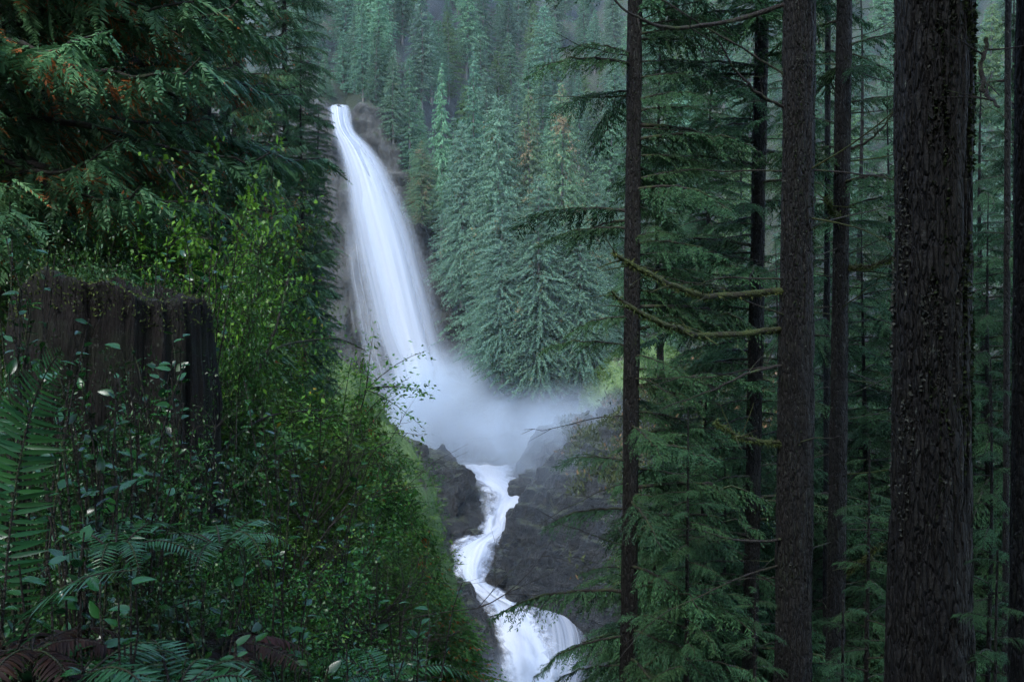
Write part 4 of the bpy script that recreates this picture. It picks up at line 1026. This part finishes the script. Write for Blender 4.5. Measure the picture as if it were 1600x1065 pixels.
# ------------------------------------------------------------------ broad glossy leaves
BLEAF = [leaf_mesh('leaf', M['salal'], .23, .22, -.16, 6, 'ovate'), leaf_mesh('leaf', M['salal'], .24, .35, -.25, 6, 'ovate'), leaf_mesh('leaf', M['salal'], .25, .12, -.08, 6, 'ovate')]
YLEAF = leaf_mesh('leaf', M['yellow_leaf'], .27, .2, -.2, 6, 'ovate')
def salal(px, py, d, nst, per, spread, size, label, seed, yellow=0):
    nst, per = nst + 6, per + 3
    r = np.random.default_rng(seed); c = W(px, py, d); zg = min(ground_at(c[0], d), c[2] - .3)
    base = np.array([c[0], d + .1, max(zg, c[2] - 1.6)]); t = empty('salal_shrub', base); wood = []; n = 0
    for i in range(nst):
        tip = c + r.normal(0, 1, 3) * np.array([spread, spread * .6, spread * .75]) - base
        s = np.linspace(0, 1, 10)[:, None]; mid = tip * [.35, .35, .75]
        p = 2 * s * (1 - s) * mid + s ** 2 * tip; p += r.normal(0, .008, p.shape) * s
        wood.append(tube(p, np.linspace(.007, .0025, 10), 5))
        for k in range(per):
            u = .42 + .58 * (k + r.uniform(.2, .8)) / per; q = np.array([np.interp(u, s[:, 0], p[:, j]) for j in range(3)])
            tg = nrm(p[min(9, int(u * 9) + 1)] - p[max(0, int(u * 9) - 1)]); sd = nrm(np.cross(tg, UPV)) * (1 if k % 2 else -1)
            D = tg * .45 + sd * r.uniform(.5, 1.1) + r.normal(0, .3, 3) * [1, 1, .7] + UPV * -.1
            N = UPV + r.normal(0, .38, 3) + np.array([0, -.25, 0])
            lf = obj('leaf', YLEAF if n < yellow else BLEAF[int(r.integers(3))], t); lf.matrix_local = mat_from(q, D, N, size * .62 * r.uniform(.5, 1.3)); n += 1
    V, f = merge(wood); obj('stem', mesh('stem', V, f, M['twig'], smooth=True), t)
    tag(t, label, 'shrub')
for i, a in enumerate([
    (120, 720, 3.0, 7, 8, .13, .085, 'glossy broad leaved shrub beside the tall fern frond'),
    (165, 590, 3.7, 6, 7, .14, .085, 'glossy shrub with leaves before the stump left side'),
    (265, 560, 4.2, 4, 6, .12, .085, 'sprig with one yellowed leaf in front of the stump'),
    (235, 660, 3.9, 6, 7, .16, .085, 'glossy leaves across the middle of the stump'),
    (190, 790, 3.2, 7, 8, .14, .085, 'shiny leaved shrub at the left foot of the stump'),
    (310, 690, 4.4, 5, 7, .14, .09, 'drooping glossy leaves at the right side of the stump'),
    (60, 900, 2.5, 6, 8, .12, .08, 'glossy shrub low under the tall fern frond'),
    (150, 1000, 2.4, 6, 8, .14, .08, 'shadowed glossy shrub at the lower left'),
    (290, 930, 3.0, 6, 8, .15, .08, 'broad leaves around the dead red fern'),
    (430, 700, 5.0, 6, 7, .20, .085, 'glossy sprigs right of the stump among small leaves'),
    (500, 790, 5.2, 5, 7, .22, .085, 'glossy sprigs above the bare twigs'),
    (420, 900, 3.6, 6, 8, .18, .08, 'broad leaves at the lower centre of the slope'),
    (500, 1020, 3.3, 6, 8, .16, .08, 'wet broad leaves along the bottom edge'),
    (640, 985, 4.4, 5, 6, .20, .085, 'sprigs catching light before the lowest rocks'),
    (30, 440, 4.3, 6, 7, .16, .09, 'glossy shrub above the stump left flank'),
    (235, 415, 5.4, 6, 7, .20, .09, 'glossy leaves hanging over the stump rim'),
    (310, 385, 5.7, 6, 7, .18, .10, 'broad leaves above the right corner of the stump'),
    (590, 900, 5.0, 5, 6, .22, .085, 'scattered glossy leaves among the bare twigs'),
    (390, 1040, 2.8, 6, 8, .14, .08, 'dark broad leaves at the bottom under the dead fern'),
    (20, 560, 3.4, 5, 7, .12, .085, 'glossy leaves behind the tall fern tip'),
]):
    salal(*a, seed=500 + i, yellow=1 if i == 2 else 0)

# ------------------------------------------------------------------ bare twigs and leaning stems
def bare_shrub(px, py, d, label, seed, n=5, L=1.0, name='bare_shrub', mat='twig', az=(.2, 2.2)):
    r = np.random.default_rng(seed); c = W(px, py, d); t = empty(name, c); parts = []
    def grow(p, dr, l, rad, lev):
        m = 7; s = np.linspace(0, 1, m); cur = r.normal(0, .35, 3)
        P = p + dr * (s * l)[:, None] + cur * (s ** 2 * l * .5)[:, None]
        parts.append(tube(P, rad * (1 - .6 * s), 4))
        if lev == 0: return
        for k in range(int(r.integers(2, 5))):
            i = int(r.integers(2, m)); grow(P[i], nrm(dr + r.normal(0, .6, 3)), l * r.uniform(.4, .75), rad * .55, lev - 1)
    for i in range(n):
        a = r.uniform(*az); grow(np.zeros(3), nrm(np.array([math.cos(a) * 1.1, r.normal(0, .3), math.sin(a)])), L * r.uniform(.5, 1), .007, 3)
    V, f = merge(parts); obj('stem', mesh('stem', V, f, M[mat], smooth=True), t); tag(t, label, 'shrub')
bare_shrub(420, 960, 5.0, 'tangle of dark bare twigs in the middle of the slope', 81, 6, .75)
bare_shrub(520, 1010, 5.5, 'bare twiggy shrub reaching toward the lowest fall', 82, 6, .8, az=(.0, 1.6))
bare_shrub(480, 830, 6.0, 'fan of fine bare twigs low on the left slope', 83, 6, .7)
bare_shrub(620, 1060, 5.5, 'thin bare twigs at the bottom beside the grey rock', 84, 5, .6)
def leaning_stem(pts, radii, label, seed, leaves=60, size=.05):
    base = W(*pts[0]); t = empty('leaning_shrub', base); P = smooth_path([W(*p) for p in pts], 40) - base; s = np.linspace(0, 1, 40)
    V, f = tube(P, np.interp(s, np.linspace(0, 1, len(radii)), radii), 6, .2, seed); r = np.random.default_rng(seed)
    obj('stem', mesh('stem', V, f, M['twig'], smooth=True), t)
    i = r.integers(22, 40, leaves); D = r.normal(0, 1, (leaves, 3)) * [1, 1, .5] - UPV * .3
    kv, kf = kites(P[i] + r.normal(0, .09, (leaves, 3)), D, np.cross(nrm(D), UPV + r.normal(0, .4, (leaves, 3))), size * r.uniform(.6, 1.3, leaves), size * .6 * r.uniform(.7, 1.2, leaves), .45, .1)
    obj('foliage', mesh('foliage', kv, kf, M['small_leaf']), t, kind='stuff'); tag(t, label, 'shrub')
leaning_stem([(325, 720, 6.2), (365, 655, 6.3), (385, 600, 6.4), (415, 555, 6.5), (440, 480, 6.6), (452, 425, 6.7)], [.016, .013, .006], 'dark stem leaning up from the stump side', 91)
leaning_stem([(400, 580, 6.4), (430, 545, 6.6), (480, 532, 7), (530, 530, 7.4), (572, 548, 7.8)], [.010, .008, .003], 'thin leafy stem arching out before the water', 92, 110, .035)
leaning_stem([(310, 760, 5.6), (360, 690, 5.8), (420, 650, 6), (500, 640, 6.3)], [.012, .008, .003], 'leafy stem crossing low right of the stump', 93, 90)

# ------------------------------------------------------------------ spray and haze
def mist(name, centre, size, dens, label, seed, nscale=.09, falloff=1.0):
    m, nt, N, L = newmat(name)
    tc = N('ShaderNodeTexCoord'); ln = N('ShaderNodeVectorMath'); ln.operation = 'LENGTH'
    L(tc.outputs['Object'], ln.inputs[0])
    fall_ = maprange(nt, ln.outputs['Value'], 1.0, .05)
    g = N('ShaderNodeNewGeometry')
    n = noise_n(nt, nscale, 3, .55, vec=g.outputs['Position'], dist=.4)
    fall_ = math_n(nt, 'POWER', fall_, 1.7)
    d = math_n(nt, 'MULTIPLY', math_n(nt, 'MULTIPLY', fall_, maprange(nt, n, .28, .68, .25, 1.2)), dens)
    v = N('ShaderNodeVolumePrincipled'); v.inputs['Color'].default_value = (.80, .90, 1, 1); v.inputs['Anisotropy'].default_value = .2
    L(d, v.inputs['Density']); L(v.outputs[0], N('ShaderNodeOutputMaterial').inputs['Volume'])
    nu, nv = 24, 14
    th = np.linspace(0, 2 * np.pi, nu, endpoint=False); ph = np.linspace(-np.pi / 2, np.pi / 2, nv); T, P = np.meshgrid(th, ph)
    V = np.stack([np.cos(P) * np.cos(T), np.cos(P) * np.sin(T), np.sin(P)], -1).reshape(-1, 3)
    o = obj(name, mesh(name, V, grid_faces(nu, nv, True), m, smooth=True), None, centre, None, size, kind='stuff')
    o['label'] = label; o['category'] = 'mist'
mist('mist', W(712, 650, 142), (16, 8, 13), .7, 'thick white spray billowing at the foot of the main fall', 1)
mist('mist', W(875, 690, 131), (22, 12, 10), .34, 'thin spray drifting right from the main fall', 2)
mist('mist', W(905, 790, 114), (15, 8, 13), .03, 'faint spray hanging before the dark layered rock', 3)
mist('mist', W(840, 1070, 97), (9, 4, 6), .2, 'spray at the foot of the lowest fall', 4)
def haze():
    m, nt, N, L = newmat('haze')
    v = N('ShaderNodeVolumePrincipled'); v.inputs['Color'].default_value = (.80, .92, 1, 1); v.inputs['Density'].default_value = .00019
    L(v.outputs[0], N('ShaderNodeOutputMaterial').inputs['Volume'])
    x0, x1, y0, y1, z0, z1 = -330, 330, -95, 460, -58, 245
    V = np.array([(x, y, z) for z in (z0, z1) for y in (y0, y1) for x in (x0, x1)], float)
    f = np.array([(0, 2, 3, 1), (4, 5, 7, 6), (0, 1, 5, 4), (2, 6, 7, 3), (0, 4, 6, 2), (1, 3, 7, 5)])
    o = obj('haze', mesh('haze', V, f, m), kind='stuff'); o['label'] = 'pale damp air filling the gorge'; o['category'] = 'haze'
haze()
